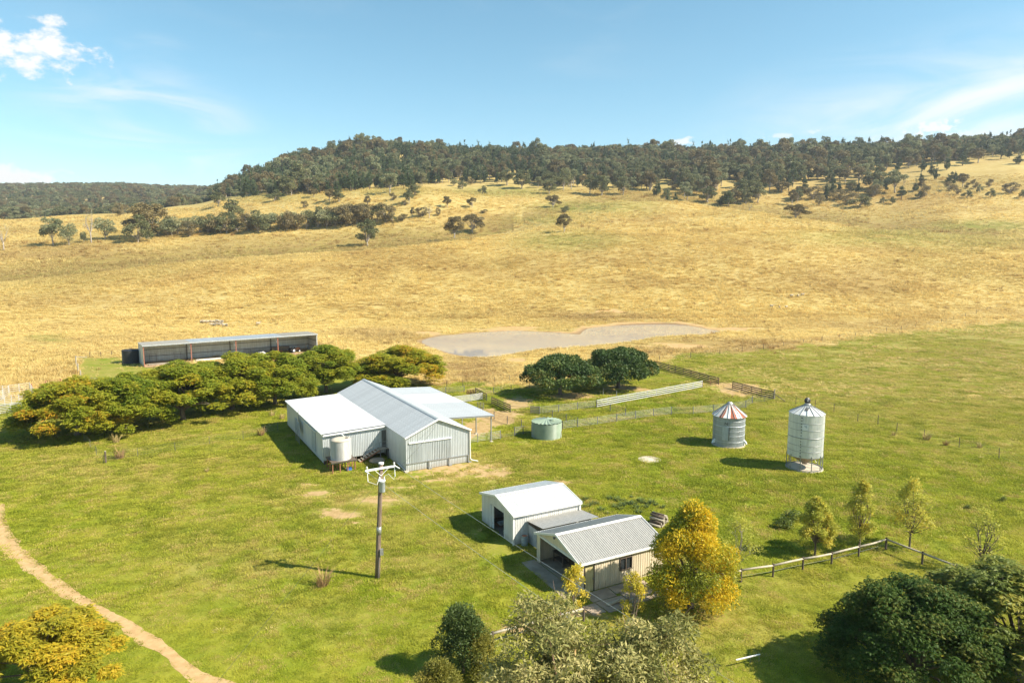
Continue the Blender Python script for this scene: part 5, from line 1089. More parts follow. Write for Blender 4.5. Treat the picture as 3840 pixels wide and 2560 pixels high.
# silver sheep yards at the left edge
LY = 'silver cattle yard panels at the edge of the tree row'
rail_fence('cattle_panel', 'tall silver cattle panels fronting the yard', [zL(-330, 900), zL(-160, 870), zL(0, 850), zL(200, 822), zL(400, 790)], 1.55, 6, RAIL_WHITE, group=LY, pr=.03)
rail_fence('cattle_panel', 'inner row of silver cattle panels with upright gate posts', [zL(-260, 745), zL(-90, 715), zL(95, 692), zL(220, 680), zL(355, 668), zL(490, 640), zL(610, 615)], 1.7, 6, RAIL_WHITE, group=LY, pr=.03)
rail_fence('cattle_panel', 'back row of silver cattle panels before the golden field', [zL(-280, 545), zL(-100, 515), zL(60, 500), zL(175, 490), zL(360, 465), zL(555, 435)], 1.7, 5, RAIL_WHITE, group=LY, pr=.03)
rail_fence('cattle_panel', 'end row of silver cattle panels meeting the rust red fence', [zL(555, 435), zL(590, 490), zL(630, 550), zL(670, 610)], 1.7, 6, RAIL_WHITE, group=LY, pr=.03)
rail_fence('cattle_panel', 'cross row of silver cattle panels inside the yard', [zL(-40, 640), zL(60, 570), zL(170, 495)], 1.6, 5, RAIL_WHITE, group=LY, pr=.03)
rail_fence('rust_fence', 'rust red pipe fence between the silver yards and the log pile', [zL(590, 425), zL(848, 375), zL(1120, 330), zL(1410, 290)], 1.4, 4, RUST, RED_OXIDE, pw=.14)
# wire fences: posts and thin wires
def wire_fence(label, pts, h=1.15, post=.05, mat=WOOD_DARK, step=None, group=None, nw=4, vary=.08):
    P = [Vector(p) for p in pts]
    if step:
        q = [P[0]]
        for a, b in zip(P[:-1], P[1:]):
            n = max(1, int(round((b-a).length/step))); q += [a.lerp(b, i/n) for i in range(1, n+1)]
        P = q
    for p in P: p.z = float(terrain(p.x, p.y))
    o = P[0].copy(); s = thing('wire_fence', label, 'fence', o, 0, group)
    for p in P:
        d = p-o; hh = h*random.uniform(1-vary, 1+vary); lx, ly = random.uniform(-.05, .05), random.uniform(-.05, .05)
        part(s, 'post', mat, lambda m: m.tube([d+Vector((0, 0, -.1)), d+Vector((lx, ly, hh))], [post, post*.85], 6))
    for k in range(nw):
        z = h*(.25+.68*k/(nw-1)); part(s, 'wire', STEEL, lambda m: [m.tube([a-o+Vector((0, 0, z)), b-o+Vector((0, 0, z))], .005, 3, cap=False) for a, b in zip(P[:-1], P[1:])][0] if len(P) == 2 else m.tube([a-o+Vector((0, 0, z)) for a in P], .005, 3, cap=False))
    return s
wire_fence('wire fence with thin posts separating the silo lawn from the dry paddock', [zR(*p) for p in ((710, 165), (848, 205), (975, 228), (1100, 250), (1257, 316), (1390, 334), (1513, 380), (1692, 428), (1923, 490), (2187, 562), (2420, 640))], 1.3, .045)
wire_fence('wire fence running below the dam bank to the far hill side', [gp(u, v) for u, v in ((1514, 830), (1653, 814), (1800, 797), (2000, 767), (2310, 722), (2520, 696))], 1.4, .07, step=10, vary=.15)
wire_fence('wire fence behind the wool shed canopy and shaded pen', [zB(*p) for p in ((-30, 145), (225, 122), (470, 112), (713, 110), (955, 82), (1175, 52), (1400, 25))], 1.35, .06)
wire_fence('wire fence of steel pickets along the front of the tree row', [zM(*p) for p in ((570, 905), (612, 955), (655, 1006), (703, 1058), (935, 1016), (1190, 978), (1420, 932), (1650, 898), (1885, 840))], 1.15, .03, DARK_STEEL)
wire_fence('wire fence running off behind the black tank', [zM(*p) for p in ((517, 400), (610, 342), (685, 337), (757, 332), (850, 322))], 1.3, .07)
wire_fence('wire fence of close posts past the open shed end', [zM(*p) for p in ((2150, 270), (2195, 284), (2215, 290), (2235, 296), (2255, 302), (2330, 318))], 1.4, .08, step=3)
s = thing('gate_post', 'stout grey timber post at the end of the picket fence', 'post', zM(703, 1058)+Vector((.25, 0, 0))); part(s, 'post', WOOD_DARK, lambda m: m.tube([(0, 0, -.1), (.03, 0, 1.42)], .11, 9)); part(s, 'cap', LOG_PALE, lambda m: m.lathe([(.112, 1.40), (.11, 1.45), (0, 1.46)], 9, (.03, 0, 0)))
s = thing('strainer_assembly', 'old timber strainer posts with slanting rail beside the black tank', 'fence posts', zM(517, 402))
for a in ((517, 402), (530, 445), (547, 495)):
    d = zM(*a)-zM(517, 402); part(s, 'post', WOOD_GREY, lambda m: m.tube([d+Vector((0, 0, -.1)), d+Vector((.05, .02, 2.3 if a[0] == 517 else 1.9))], .14, 8))
d = zM(590, 372)-zM(517, 402); part(s, 'rail', WOOD_GREY, lambda m: m.tube([(0, 0, 2.1), (d.x, d.y, 1.0)], .08, 7))
# log rail fence around the garden
def log_rail(label, pts, h=.92):
    P = [Vector((p.x, p.y, 0)) for p in pts]; o = P[0].copy(); s = thing('log_rail_fence', label, 'fence', o)
    for p in P: d = p-o; part(s, 'post', WOOD_DARK, lambda m: m.tube([d+Vector((0, 0, -.1)), d+Vector((0, 0, h+.14))], [.085, .08], 8))
    for a, b in zip(P[:-1], P[1:]):
        a = a-o; b = b-o; mid = a.lerp(b, .5)+Vector((random.uniform(-.04, .04), 0, random.uniform(-.04, .02)))
        part(s, 'rail', LOG_PALE, lambda m: m.tube([a+Vector((0, 0, h)), mid+Vector((0, 0, h)), b+Vector((0, 0, h))], [.085, .08, .07], 9), True)
        part(s, 'mesh_wire', STEEL, lambda m: m.tube([a+Vector((0, 0, h*.5)), b+Vector((0, 0, h*.5))], .006, 3, cap=False))
log_rail('pale log rail fence from the golden tree to the garden corner', [zR(488, 1368), zR(699, 1336), zR(895, 1290), zR(1084, 1255), zR(1262, 1208), zR(1440, 1158)])
log_rail('shaded log rail fence running right from the garden corner', [zR(1442, 1158), zR(1680, 1252), zR(1900, 1338), zR(2150, 1432), zR(2420, 1530)])
log_rail('pale log rail fence passing behind the grey gum sapling crown', [zF(560, 560), zF(730, 530), zF(880, 487), zF(1090, 425), zF(1288, 372)])
log_rail('log rail fence under the golden tree beside the paving', [zF(1560, 320), zF(1830, 240), zF(2060, 180), zR(488, 1370)])
s = thing('fallen_log', 'pale bare log lying on the paving beside the sapling', 'log', zF(1430, 285)); d = zF(1530, 250)-zF(1430, 285)
part(s, 'bole', LOG_PALE, lambda m: m.tube([(0, 0, .16), d*.5+Vector((0, 0, .18)), d+Vector((0, 0, .16))], [.14, .12, .10], 9), True); part(s, 'branch_stub', LOG_PALE, lambda m: m.tube([d*.6+Vector((0, 0, .2)), d*.7+Vector((.1, -.2, .42))], [.05, .03], 6))
s = thing('pipe_rail', 'white metal rail on thin legs lying on the lawn edge', 'rail', gp(1690, 1532)); d = gp(1745, 1519)-gp(1690, 1532)
part(s, 'rail', WHITE_PAINT, lambda m: m.bar((0, 0, .5), (d.x, d.y, .5), .06, .06))
for f in (.6, .97): part(s, 'leg', STEEL, lambda m: m.tube([(d.x*f, d.y*f, .5), (d.x*f-.02, d.y*f, 0)], .012, 5))
# ================================================================== log piles, tussocks, weeds, sheep
def log_pile(label, loc, rz, n, ln, r0, wide, endm=None):
    s = thing('log_pile', label, 'log pile', loc, rz); k = 0; row = 0
    endm = endm or LOG_PALE
    while k < n:
        cnt = max(2, int(wide-row*1.3))
        for i in range(cnt):
            if k >= n: break
            r = r0*random.uniform(.65, 1.1); x = (i-(cnt-1)/2)*r0*2.05+random.uniform(-.06, .06); z = r0+row*r0*1.75; l = ln*random.uniform(.8, 1.1); sk = random.uniform(-.25, .25)
            lg = part(s, 'log', WOOD_DARK if k % 3 else WOOD_GREY, lambda m: m.tube([(x-sk*.3, -l/2, z), (x, 0, z+random.uniform(-.04, .04)), (x+sk*.3, l/2, z+random.uniform(-.05, .1))], [r, r*.95, r*.85], 8), True)
            part(lg, 'cut_end', endm, lambda m: m.lathe([(r*.9, 0), (0, .001)], 8, (0, 0, 0))).matrix_local = Matrix.Translation((x-sk*.3, -l/2-.006, z))@Matrix.Rotation(R(90), 4, 'X')
            k += 1
        row += 1
log_pile('dark stacked fence logs standing beside the tree row', zM(640, 520), .15, 22, 2.0, .17, 9)
log_pile('weathered firewood heap behind the cream garage', gp(1512, 1203), .9, 20, 1.3, .13, 7, WOOD_GREY)
TUSS = [pm('tussock_straw', (.36, .26, .09), (.50, .38, .16), 3, .9), pm('tussock_rust', (.26, .15, .055), (.36, .23, .10), 3, .9), pm('weed_green', (.05, .085, .018), (.085, .13, .03), 3, .8)]
def tussock_mesh(k, mat, n=110, rad=.3, h0=.5, h1=1.35, lean=.75):
    V, a = blades(n, rad, h0, h1, .03, lean, np.random.default_rng(300+k)); return quads_mesh('blades', V, mat, a)
tm = [tussock_mesh(0, TUSS[0]), tussock_mesh(1, TUSS[1]), tussock_mesh(2, TUSS[0], 60, .2, .3, .9)]
for u, v, k, sc, lab in ((275, 1052, 1, 1.3, 'tall russet grass tussock beside the stout post'), (267, 1016, 0, 1.0, 'straw coloured tussock behind the russet one'), (741, 1345, 1, 1.1, 'tall dry tussock beside the pole shadow'), (600, 1000, 1, 1.0, 'brown tussock at the wool shed back corner'), (648, 962, 2, 1.3, 'straw tussock beside the wool shed end wall'), (625, 955, 2, 1.3, 'straw tussock just before the wool shed end wall'), (475, 1083, 2, .7, 'small pale tuft alone on the track side lawn'), (2128, 1010, 0, 1.0, 'straw tuft on the picket line of the right paddock'), (2052, 1000, 2, .9, 'low straw tuft on the right paddock wire'), (2250, 1028, 2, 1.0, 'straw tuft beside the last wire fence posts'), (2172, 1023, 1, .7, 'dark low tussock under the paddock wire'), (1205, 1432, 2, .8, 'dry tuft leaning over the log rail')):
    p = gp(u, v); t = thing('grass_tussock', lab, 'tussock', p, random.random()*6); o = link('blades', tm[k], t, scale=(sc*1.15, sc*1.15, sc))
wm = [tussock_mesh(10+i, TUSS[2], 90, .28, .15, .55, .9) for i in range(3)]
WPOS = [(1333,1155),(1345,1147),(1340,1165),(1352,1163),(1362,1158),(1372,1158),(1418,1150),(1434,1150),(1450,1142),(1445,1158),(1455,1160),(1430,1162),(1460,1168),(1474,1155),(1488,1158),(1482,1166),(1497,1155),(1506,1160),(1470,1150),(1400,1146),(1412,1165),(1380,1172),(1520,1166),(1425,1170),(1466,1178),(1395,1180),(1350,1178)]
for i, (u, v) in enumerate(WPOS):
    p = gp(u, v); t = thing('weed_clump', ('dark green weed clump by the white shed corner' if u < 1385 else 'dark green weed clump amid the larger weed patch behind the lean-to' if u < 1465 else 'dark green weed clump near the firewood heap')+(', on the near edge' if v > 1163 else ''), 'weed', p, random.random()*6, 'weed clumps behind the sheds'); sc = random.uniform(.55, 1.0); link('leaves', wm[i % 3], t, scale=(sc*1.2, sc*1.2, sc))
# nettle patch beside the young trees
def sheep_mesh():
    m = MB(); rings = [(-.62, .72, .05, .06), (-.58, .70, .17, .2), (-.4, .68, .25, .27), (-.1, .66, .27, .29), (.2, .68, .26, .27), (.42, .72, .21, .22), (.52, .80, .14, .16), (.62, .90, .10, .12), (.74, .90, .085, .10), (.86, .83, .06, .065), (.90, .80, .02, .02)]
    n = 12; V = []; F = []
    for x, z, ry, rz in rings:
        for k in range(n): a = 2*math.pi*k/n; V.append((x, ry*math.cos(a), z+rz*math.sin(a)))
    for i in range(len(rings)-1):
        for k in range(n): k2 = (k+1) % n; F.append((i*n+k, i*n+k2, (i+1)*n+k2, (i+1)*n+k))
    m.add(V, F)
    for x, y in ((-.42, -.13), (-.42, .13), (.32, -.12), (.32, .12)): m.tube([(x, y, .55), (x+.02 if x < 0 else x, y, .28), (x, y, 0)], [.075, .04, .035], 7)
    for y in (-1, 1): m.tube([(.70, y*.07, .96), (.68, y*.18, .94)], [.035, .015], 5)
    return m.mesh('body', pm('wool', (.36, .29, .20), (.46, .38, .27), 8, .95, bump=.4), True)
SM = sheep_mesh()
SH = [(478,743),(484,744),(489,743),(494,745),(499,742),(505,743),(511,744),(487,750),(493,751),(498,749),(504,750),(509,748),(515,751),(470,744),(463,743),(1833,683),(1818,684),(1843,682),(1790,709),(1806,710),(1772,708),(593,747),(521,752)]
for i, (u, v) in enumerate(SH):
    p = hill(u, v); a = random.random()*6.28
    f = u < 560
    t = thing('sheep', 'woolly sheep grazing in the flock behind the machinery shed' if f else ('single sheep standing apart behind the machinery shed roof' if u < 700 else 'sheep grazing in the small mob on the golden slope above the dam'), 'sheep', p, a, ('sheep flock behind the machinery shed' if f else 'sheep above the dam') if (f or u > 700) else None)
    link('body', SM, t, scale=(1.25, 1.25, 1.25))
# ================================================================== trees
def leaf_material(name, cols, trans=.42, rough=.55, spec=.3, noise=.35):
    """cols: list of (position, colour) over the leaf's own 'var' value"""
    t = NT(name); var = t.attr('var'); P = t.n('TexCoord').outputs['Object']; rnd = t.n('ObjectInfo').outputs['Random']
    v = t.math('ADD', var, t.math('MULTIPLY', t.math('SUBTRACT', t.noise(P, noise, 3), .5), .9)); v = t.math('ADD', v, t.math('MULTIPLY', t.math('SUBTRACT', rnd, .5), .30), True)
    r = t.n('ValToRGB'); t.l(v, r.inputs[0]); e = r.color_ramp.elements
    while len(e) < len(cols): e.new(.5)
    for el, (p, c) in zip(e, cols): el.position = p; el.color = c+(1,)
    c = r.outputs[0]; t.set(t.b.inputs['Base Color'], c); t.b.inputs['Roughness'].default_value = rough; t.b.inputs['Specular IOR Level'].default_value = spec
    tr = t.n('BsdfTranslucent'); t.set(tr.inputs['Color'], c); mx = t.n('MixShader'); mx.inputs[0].default_value = trans
    t.l(t.b.outputs[0], mx.inputs[1]); t.l(tr.outputs[0], mx.inputs[2]); t.l(mx.outputs[0], t.out.inputs['Surface'])
    return t.m
LF = dict(
 cedar=leaf_material('autumn_cedar_leaves', [(.0, (.14, .215, .018)), (.40, (.27, .31, .026)), (.76, (.40, .375, .030)), (.96, (.52, .39, .030)), (1., (.58, .31, .027))], .5),
 yellow=leaf_material('yellow_cedar_leaves', [(.0, (.20, .22, .02)), (.36, (.38, .335, .026)), (.72, (.56, .41, .028)), (1., (.62, .35, .028))], .45),
 dark=leaf_material('dark_tree_leaves', [(.0, (0.029, 0.058, 0.013)), (.5, (0.064, 0.109, 0.021)), (.85, (0.120, 0.152, 0.032)), (1., (0.272, 0.208, 0.035))], .2),
 dark2=leaf_material('glossy_dark_leaves', [(.0, (.022, .050, .008)), (.5, (.048, .092, .013)), (.85, (.085, .125, .020)), (1., (.15, .15, .025))], .25, .6, .14),
 olive=leaf_material('olive_tree_leaves', [(.0, (0.080, 0.112, 0.016)), (.5, (0.160, 0.192, 0.022)), (1., (0.304, 0.264, 0.035))], .25),
 gold=leaf_material('golden_leaves', [(.0, (.18, .22, .025)), (.34, (.36, .36, .03)), (.50, (.66, .49, .028)), (1., (.78, .51, .02))], .45, noise=.42),
 young=leaf_material('yellow_green_leaves', [(.0, (.36, .39, .06)), (.55, (.50, .48, .08)), (.92, (.60, .51, .08)), (1., (.64, .46, .06))], .5),
 euc=leaf_material('gum_leaves_near', [(.0, (.16, .17, .045)), (.45, (.32, .30, .10)), (.82, (.50, .43, .18)), (.95, (.54, .40, .17)), (1., (.44, .17, .07))], .3, .6, .18),
 gum=leaf_material('grey_gum_leaves', [(.0, (0.097, 0.111, 0.041)), (.5, (0.170, 0.177, 0.073)), (1., (0.286, 0.271, 0.124))], .25),
 gumb=leaf_material('brown_gum_leaves', [(.0, (0.119, 0.099, 0.041)), (.5, (0.208, 0.165, 0.072)), (1., (0.317, 0.249, 0.106))], .25),
 pale=leaf_material('pale_gum_leaves', [(.0, (0.152, 0.170, 0.078)), (.5, (0.240, 0.254, 0.124)), (1., (0.368, 0.354, 0.184))], .25),
 pine=leaf_material('cypress_pine_leaves', [(.0, (0.034, 0.058, 0.024)), (.5, (0.065, 0.095, 0.034)), (1., (0.116, 0.145, 0.051))], .1),
 bush=leaf_material('dark_bush_leaves', [(.0, (0.051, 0.085, 0.020)), (.6, (0.111, 0.153, 0.037)), (1., (0.221, 0.238, 0.068))], .2),
 obush=leaf_material('olive_bush_leaves', [(.0, (0.128, 0.135, 0.021)), (.6, (0.247, 0.225, 0.036)), (1., (0.375, 0.300, 0.060))], .3),
 sap=leaf_material('yellow_sapling_leaves', [(.0, (0.404, 0.373, 0.047)), (.6, (0.652, 0.528, 0.054)), (1., (0.807, 0.590, 0.078))], .4),
)
def unit(v): return v/np.maximum(np.linalg.norm(v, axis=-1, keepdims=True), 1e-9)
def leaf_quads(P, A, L, Wd, rng, flat=0.0):
    """diamond leaves at P along A"""
    B = unit(np.cross(A, unit(rng.normal(size=P.shape)*np.array([1, 1, 1-flat])+np.array([0, 0, flat*3])))); L = L[:, None]; Wd = Wd[:, None]
    return np.stack([P, P+A*L*.45+B*Wd*.5, P+A*L, P+A*L*.45-B*Wd*.5], 1)
def crown_mesh(name, clumps, n, L, Wd, mat, seed, style='leaf', droop=.4, inner=.45, cvar=.55):
    """clumps: (centre, radii, weight); leaves fill the shell of every clump"""
    rng = np.random.default_rng(seed); Q = []; VA = []
    tot = sum(c[2] for c in clumps)
    for cen, rad, w in clumps:
        k = max(6, int(n*w/tot)); d = unit(rng.normal(size=(k, 3))); d[:, 2] = np.where((d[:, 2] < -.2)&(rng.random(k) < .5), -d[:, 2], d[:, 2])
        r = inner+(1-inner)*np.sqrt(rng.random(k)); p = np.array(cen)+d*np.array(rad)*r[:, None]
        cv = rng.random()*cvar
        if style == 'leaf':
            a = unit(d*.55+rng.normal(size=(k, 3))*.75+np.array([0, 0, -droop])); l = L*(.6+.8*rng.random(k)); Q.append(leaf_quads(p, a, l, l*Wd/L, rng)); VA.append(np.clip(cv+rng.random(k)*(1-cvar), 0, 1))
        elif style == 'frond':
            m = 6; out = np.arctan2(d[:, 1], d[:, 0])
            for j in range(m):
                az = out+j*2*np.pi/m+rng.normal(size=k)*.4; fall = -droop*(.3+rng.random(k))+.15
                a = unit(np.stack([np.cos(az), np.sin(az), fall], 1)); l = L*(.6+.7*rng.random(k)); Q.append(leaf_quads(p, a, l, l*Wd/L, rng, flat=.85)); VA.append(np.clip(cv+rng.random(k)*(1-cvar), 0, 1))
        elif style == 'needle':
            a = unit(d*np.array([.7, .7, .1])+np.array([0, 0, .9])+rng.normal(size=(k, 3))*.25); l = L*(.6+.8*rng.random(k)); Q.append(leaf_quads(p, a, l, l*Wd/L, rng)); VA.append(np.clip(cv+rng.random(k)*(1-cvar), 0, 1))
    return quads_mesh(name, np.concatenate(Q), mat, np.concatenate(VA))
def trunk_mesh(name, fork, r0, ends, mat, seed, lean=(0, 0), twigs=0, r_end=.03, multi=1):
    """tapered trunk with curved limbs to every clump centre"""
    rng = random.Random(seed); m = MB(); F = Vector((lean[0], lean[1], fork))
    m.tube([(0, 0, -.3), (lean[0]*.25, lean[1]*.25, fork*.25), (lean[0]*.6, lean[1]*.6, fork*.65), F], [r0*1.35, r0, r0*.9, r0*.8], 9)
    for e in ends:
        e = Vector(e); st = F*rng.uniform(.72, 1.0); mid = st.lerp(e, .5)+Vector((rng.uniform(-.12, .12), rng.uniform(-.12, .12), .10))*(e-st).length; r = r0*rng.uniform(.28, .5)
        m.tube([st, st.lerp(mid, .5)+Vector((0, 0, .02)), mid, mid.lerp(e, .6), e], [r, r*.85, r*.65, r*.45, r_end], 5, cap=False)
        for _ in range(twigs):
            t0 = mid.lerp(e, rng.uniform(.1, .9)); d = Vector((rng.uniform(-1, 1), rng.uniform(-1, 1), rng.uniform(.0, 1))).normalized()*(e-st).length*rng.uniform(.15, .35); m.tube([t0, t0+d*.5, t0+d+Vector((0, 0, -.05))], [r_end*.9, r_end*.7, r_end*.3], 4, cap=False)
    return m.mesh(name, mat, True)
def dome_clumps(R0, H, n, crad, seed, zlo=.30, flat=.5, fill=.35, power=.5):
    rng = random.Random(seed); C = []
    for i in range(n):
        a = rng.uniform(0, 2*math.pi); q = math.sqrt(rng.random()); rr = q*.95
        ztop_ = zlo*H+(H-zlo*H)*math.pow(max(0, 1-rr*rr), power)
        z = ztop_-crad*flat-(rng.random()**2)*fill*(ztop_-zlo*H*.8)
        c = crad*rng.uniform(.7, 1.25); C.append(((rr*R0*math.cos(a), rr*R0*math.sin(a), z), (c, c, c*flat*rng.uniform(.8, 1.2)), c*c))
    return C
def tree(name, label, loc, me_t, me_c, sx=1., sz=1., rz=None, group=None, cat='tree', cname='crown'):
    t = thing(name, label, cat, loc, random.uniform(0, 6.28) if rz is None else rz, group)
    if me_t: link('trunk', me_t, t, scale=(sx, sx, sz))
    link(cname, me_c, t, scale=(sx, sx, sz)); return t
# ---- autumn cedars in a row
CED = []
for k in range(3):
    C = dome_clumps(5.9, 7.0, 100, 1.3, 400+k, zlo=.10, flat=.5, fill=.55, power=.42)
    CED.append((trunk_mesh('trunk', 1.5, .30, [c[0] for c in C[::3]], BARK, 400+k, (.2, .1), 1), crown_mesh('crown', C, 14000, .35, .11, LF['cedar'], 410+k, 'frond', .6, .35)))
ROW = [((490, 885), 5.0, 1.0, 0, 'spreading autumn cedar at the silver yard end of the tree row'), ((825, 842), 4.6, .98, 1, 'spreading autumn cedar with an open dark trunk second along the row'), ((1215, 778), 5.4, 1.05, 2, 'spreading autumn cedar with low hanging boughs midway along the row'), ((1555, 706), 5.0, 1.12, 0, 'spreading autumn cedar with a leaning fork before the red posted shed'), ((1850, 668), 4.5, 1.08, 1, 'yellowing autumn cedar screening the last shed bay'), ((2200, 592), 4.7, 1.04, 2, 'tall autumn cedar behind the wool shed skillion')]
for (a, b), rr, sz, k, lab in ROW:
    tree('cedar_tree', lab, zM(a, b)+Vector((0, 1.2, 0)), *CED[k], rr/5.4*1.32, sz*1.22, group='autumn cedars in the long row')
tree('cedar_tree', 'green autumn cedar behind the wool shed ridge', gp(1497/K, 1452/K), *CED[0], 1.42, 1.16, rz=2.0, group='autumn cedars in the long row')
# ---- two dark trees in the pens
for k, (x, y, rr, sz, lab) in enumerate(((905, 596, 6.6, 1.0, 'dark green round tree over the shaded pen'), (1300, 548, 6.7, 1.06, 'dark green round tree beside the board fence corner'))):
    C = dome_clumps(6.3, 7.4, 80, 1.35, 430+k, zlo=.20, flat=.62, fill=.25, power=.42)
    tree('shade_tree', lab, gp((1600+x/1.809)/K, (1150+y/1.809)/K), trunk_mesh('trunk', 1.7, .34, [c[0] for c in C[::4]], BARK, 430+k), crown_mesh('crown', C, 34000, .38, .18, LF['dark'], 432+k, 'leaf', .75, .5), rr/6.3, sz, rz=0)
# ---- golden tree by the garage
def egg_clumps(R0, z0, z1, n, crad, seed, shape):
    rng = random.Random(seed); C = []
    for i in range(n):
        f = rng.random(); a = rng.uniform(0, 6.283); rr = R0*shape(f)*math.sqrt(rng.uniform(.15, 1)); c = crad*rng.uniform(.7, 1.25)
        C.append(((rr*math.cos(a), rr*math.sin(a), z0+(z1-z0)*f), (c, c, c*1.05), c*c))
    return C
C = egg_clumps(3.15, 1.2, 6.6, 110, .8, 450, lambda f: (1-(f*1.02)**2.6)*(.75+.25*min(1, f*4)))
gt = tree('golden_tree', 'bright golden autumn tree beside the cream garage', gp(2590/K, 2276/K), trunk_mesh('trunk', 1.9, .19, [c[0] for c in C[::3]], BARK, 450, twigs=1, r_end=.02), crown_mesh('crown', C, 42000, .20, .075, LF['gold'], 451, 'leaf', .35, .3, .75), 1, 1.05, rz=0)
C = egg_clumps(1.4, .8, 4.6, 16, .55, 455, lambda f: (1-f**2.2)*.9+.1)
tree('grey_shrub', 'sparse grey green shrub tree beside the golden tree', gp(1692, 1322), trunk_mesh('trunk', .9, .06, [c[0] for c in C], GUM_BARK, 455, twigs=2, r_end=.012), crown_mesh('crown', C, 1700, .20, .06, LF['young'], 456, 'leaf', .2, .1), 1.15, 1.05, rz=0)
# ---- four young trees along the log rails
YT = [(975, 1200, 815, 280, 10000, .6, 'dense yellow green young tree nearest the log rail bend'), (1265, 1175, 702, 270, 5200, .45, 'slim tall young tree behind the log rail'), (1597, 1148, 702, 370, 4200, .35, 'thin crowned young tree behind the rail corner post'), (2065, 1312, 895, 320, 1100, .2, 'nearly bare young tree beyond the shaded log rails')]
for k, (x, yb, yt, wpx, nl, cv, lab) in enumerate(YT):
    p = zR(x, yb); h = height_at((2500+x/1.755)/K, (1400+yb/1.755)/K, (1400+yt/1.755)/K); rr = wpx/1.755*p.y/FPX/2
    C = egg_clumps(rr*.86, h*.26, h*.96, 60, rr*.22, 460+k, lambda f: (1-f**2.4)*(.7+.3*min(1, f*3)))
    tree('young_tree', lab, p, trunk_mesh('trunk', h*.26, .085, [c[0] for c in C[::2]], BARK, 460+k, twigs=4, r_end=.013), crown_mesh('crown', C, nl, .21, .075, LF['young'], 465+k, 'leaf', .25, .05), rz=0)
# ---- foreground
C = dome_clumps(4.9, 6.6, 175, .9, 480, zlo=.05, flat=.75, fill=.45, power=.45)
tree('dark_garden_tree', 'large dark green glossy garden tree casting shade on the lawn', gp(2095, 1580), trunk_mesh('trunk', 1.4, .25, [c[0] for c in C[::5]], BARK, 480), crown_mesh('crown', C, 17000, .17, .07, LF['dark2'], 481, 'frond', .9, .3), 1.0, 1.0, rz=0)
C = dome_clumps(6.2, 7.0, 150, .95, 485, zlo=.15, flat=.5, fill=.4, power=.5)
tree('olive_garden_tree', 'olive green feathery tree behind the dark garden tree', gp(2340, 1560), trunk_mesh('trunk', 1.6, .22, [c[0] for c in C[::4]], BARK, 485, twigs=1), crown_mesh('crown', C, 13000, .28, .09, LF['olive'], 486, 'frond', .5, .35), 1.0, 1.0, rz=0)
C = dome_clumps(3.6, 5.6, 52, .85, 490, zlo=.25, flat=.5, fill=.35)
tree('yellow_garden_tree', 'yellow and orange leaved tree beside the dirt track', gp(112, 1625), trunk_mesh('trunk', 1.5, .18, [c[0] for c in C[::2]], BARK, 490, twigs=1), crown_mesh('crown', C, 7500, .26, .08, LF['yellow'], 491, 'frond', .5, .3), 1.05, 1.0, rz=0)
def gum_near():
    rng = random.Random(495); C = []
    for (cx, cy, cz, R0, n) in ((-1.9, .2, 8.3, 2.5, 34), (2.2, .4, 7.9, 2.5, 32), (.2, -.6, 7.2, 2.8, 30), (-3.4, -.5, 6.6, 1.7, 14), (3.9, -.4, 6.2, 1.6, 12)):
        for i in range(n):
            d = Vector((rng.gauss(0, 1), rng.gauss(0, 1), rng.gauss(.2, 1))).normalized(); q = R0*rng.uniform(.45, 1); c = rng.uniform(.5, .85); C.append(((cx+d.x*q, cy+d.y*q, cz+d.z*q*.8), (c, c, c*.9), c*c))
    return C
C = gum_near(); p = gp(1400, 1400); 
tree('gum_tree', 'grey leaved gum tree with reddish twigs in front of the paving', Vector((3.4, 26.5, 0)), trunk_mesh('trunk', 3.2, .17, [c[0] for c in C[::2]], pm('red_twig_bark', (.20, .11, .07), (.30, .19, .13), 4, .8), 495, twigs=3, r_end=.014), crown_mesh('crown', C, 46000, .20, .062, LF['euc'], 496, 'leaf', .55, .15), 1.07, 1.0, rz=0)
C = egg_clumps(1.35, .25, 3.7, 46, .55, 500, lambda f: (1-f**2.6)*.9+.1)
tree('dark_bush', 'dark green upright bush beside the near log rail', gp(1064, 1545), trunk_mesh('stem', .5, .09, [c[0] for c in C[::3]], BARK, 500), crown_mesh('foliage', C, 20000, .14, .05, LF['bush'], 501, 'leaf', -.3, .4), 1.1, 1.08, rz=0, cat='bush', cname='foliage')
C = egg_clumps(1.0, .15, 2.5, 30, .45, 505, lambda f: (1-f**2.6)*.9+.1); ob = (trunk_mesh('stem', .3, .06, [c[0] for c in C[::3]], BARK, 505), crown_mesh('foliage', C, 11000, .15, .04, LF['obush'], 506, 'leaf', -.5, .3))
tree('olive_bush', 'olive brown bush tucked against the dark bush', gp(1098, 1550), *ob, 1.1, 1.05, rz=0, cat='bush', cname='foliage')
tree('olive_bush', 'low mustard yellow bush in front of the dark bush', gp(1005, 1612), *ob, 1.15, .85, rz=1.5, cat='bush', cname='foliage')
C = egg_clumps(.85, .5, 3.1, 15, .34, 510, lambda f: (1-f**2)*.9+.12); sp = (trunk_mesh('trunk', .5, .045, [c[0] for c in C], BARK, 510, twigs=2, r_end=.01), crown_mesh('crown', C, 1900, .17, .06, LF['sap'], 511, 'leaf', .3, .05))
tree('sapling', 'yellow leaved sapling before the garage door', gp((1400+1228/1.633)/K, (2100+305/1.633)/K), *sp, 1.15, 1.08, rz=0)
tree('sapling', 'sparse yellow sapling standing by the paving slabs', gp((1400+1592/1.633)/K, (2100+372/1.633)/K), *sp, .95, 1.12, rz=2)
C = egg_clumps(.6, .2, 1.2, 6, .35, 514, lambda f: 1-f**2); sm = (trunk_mesh('stem', .2, .03, [c[0] for c in C], BARK, 514), crown_mesh('foliage', C, 700, .16, .07, LF['olive'], 515, 'leaf', .2, .2))
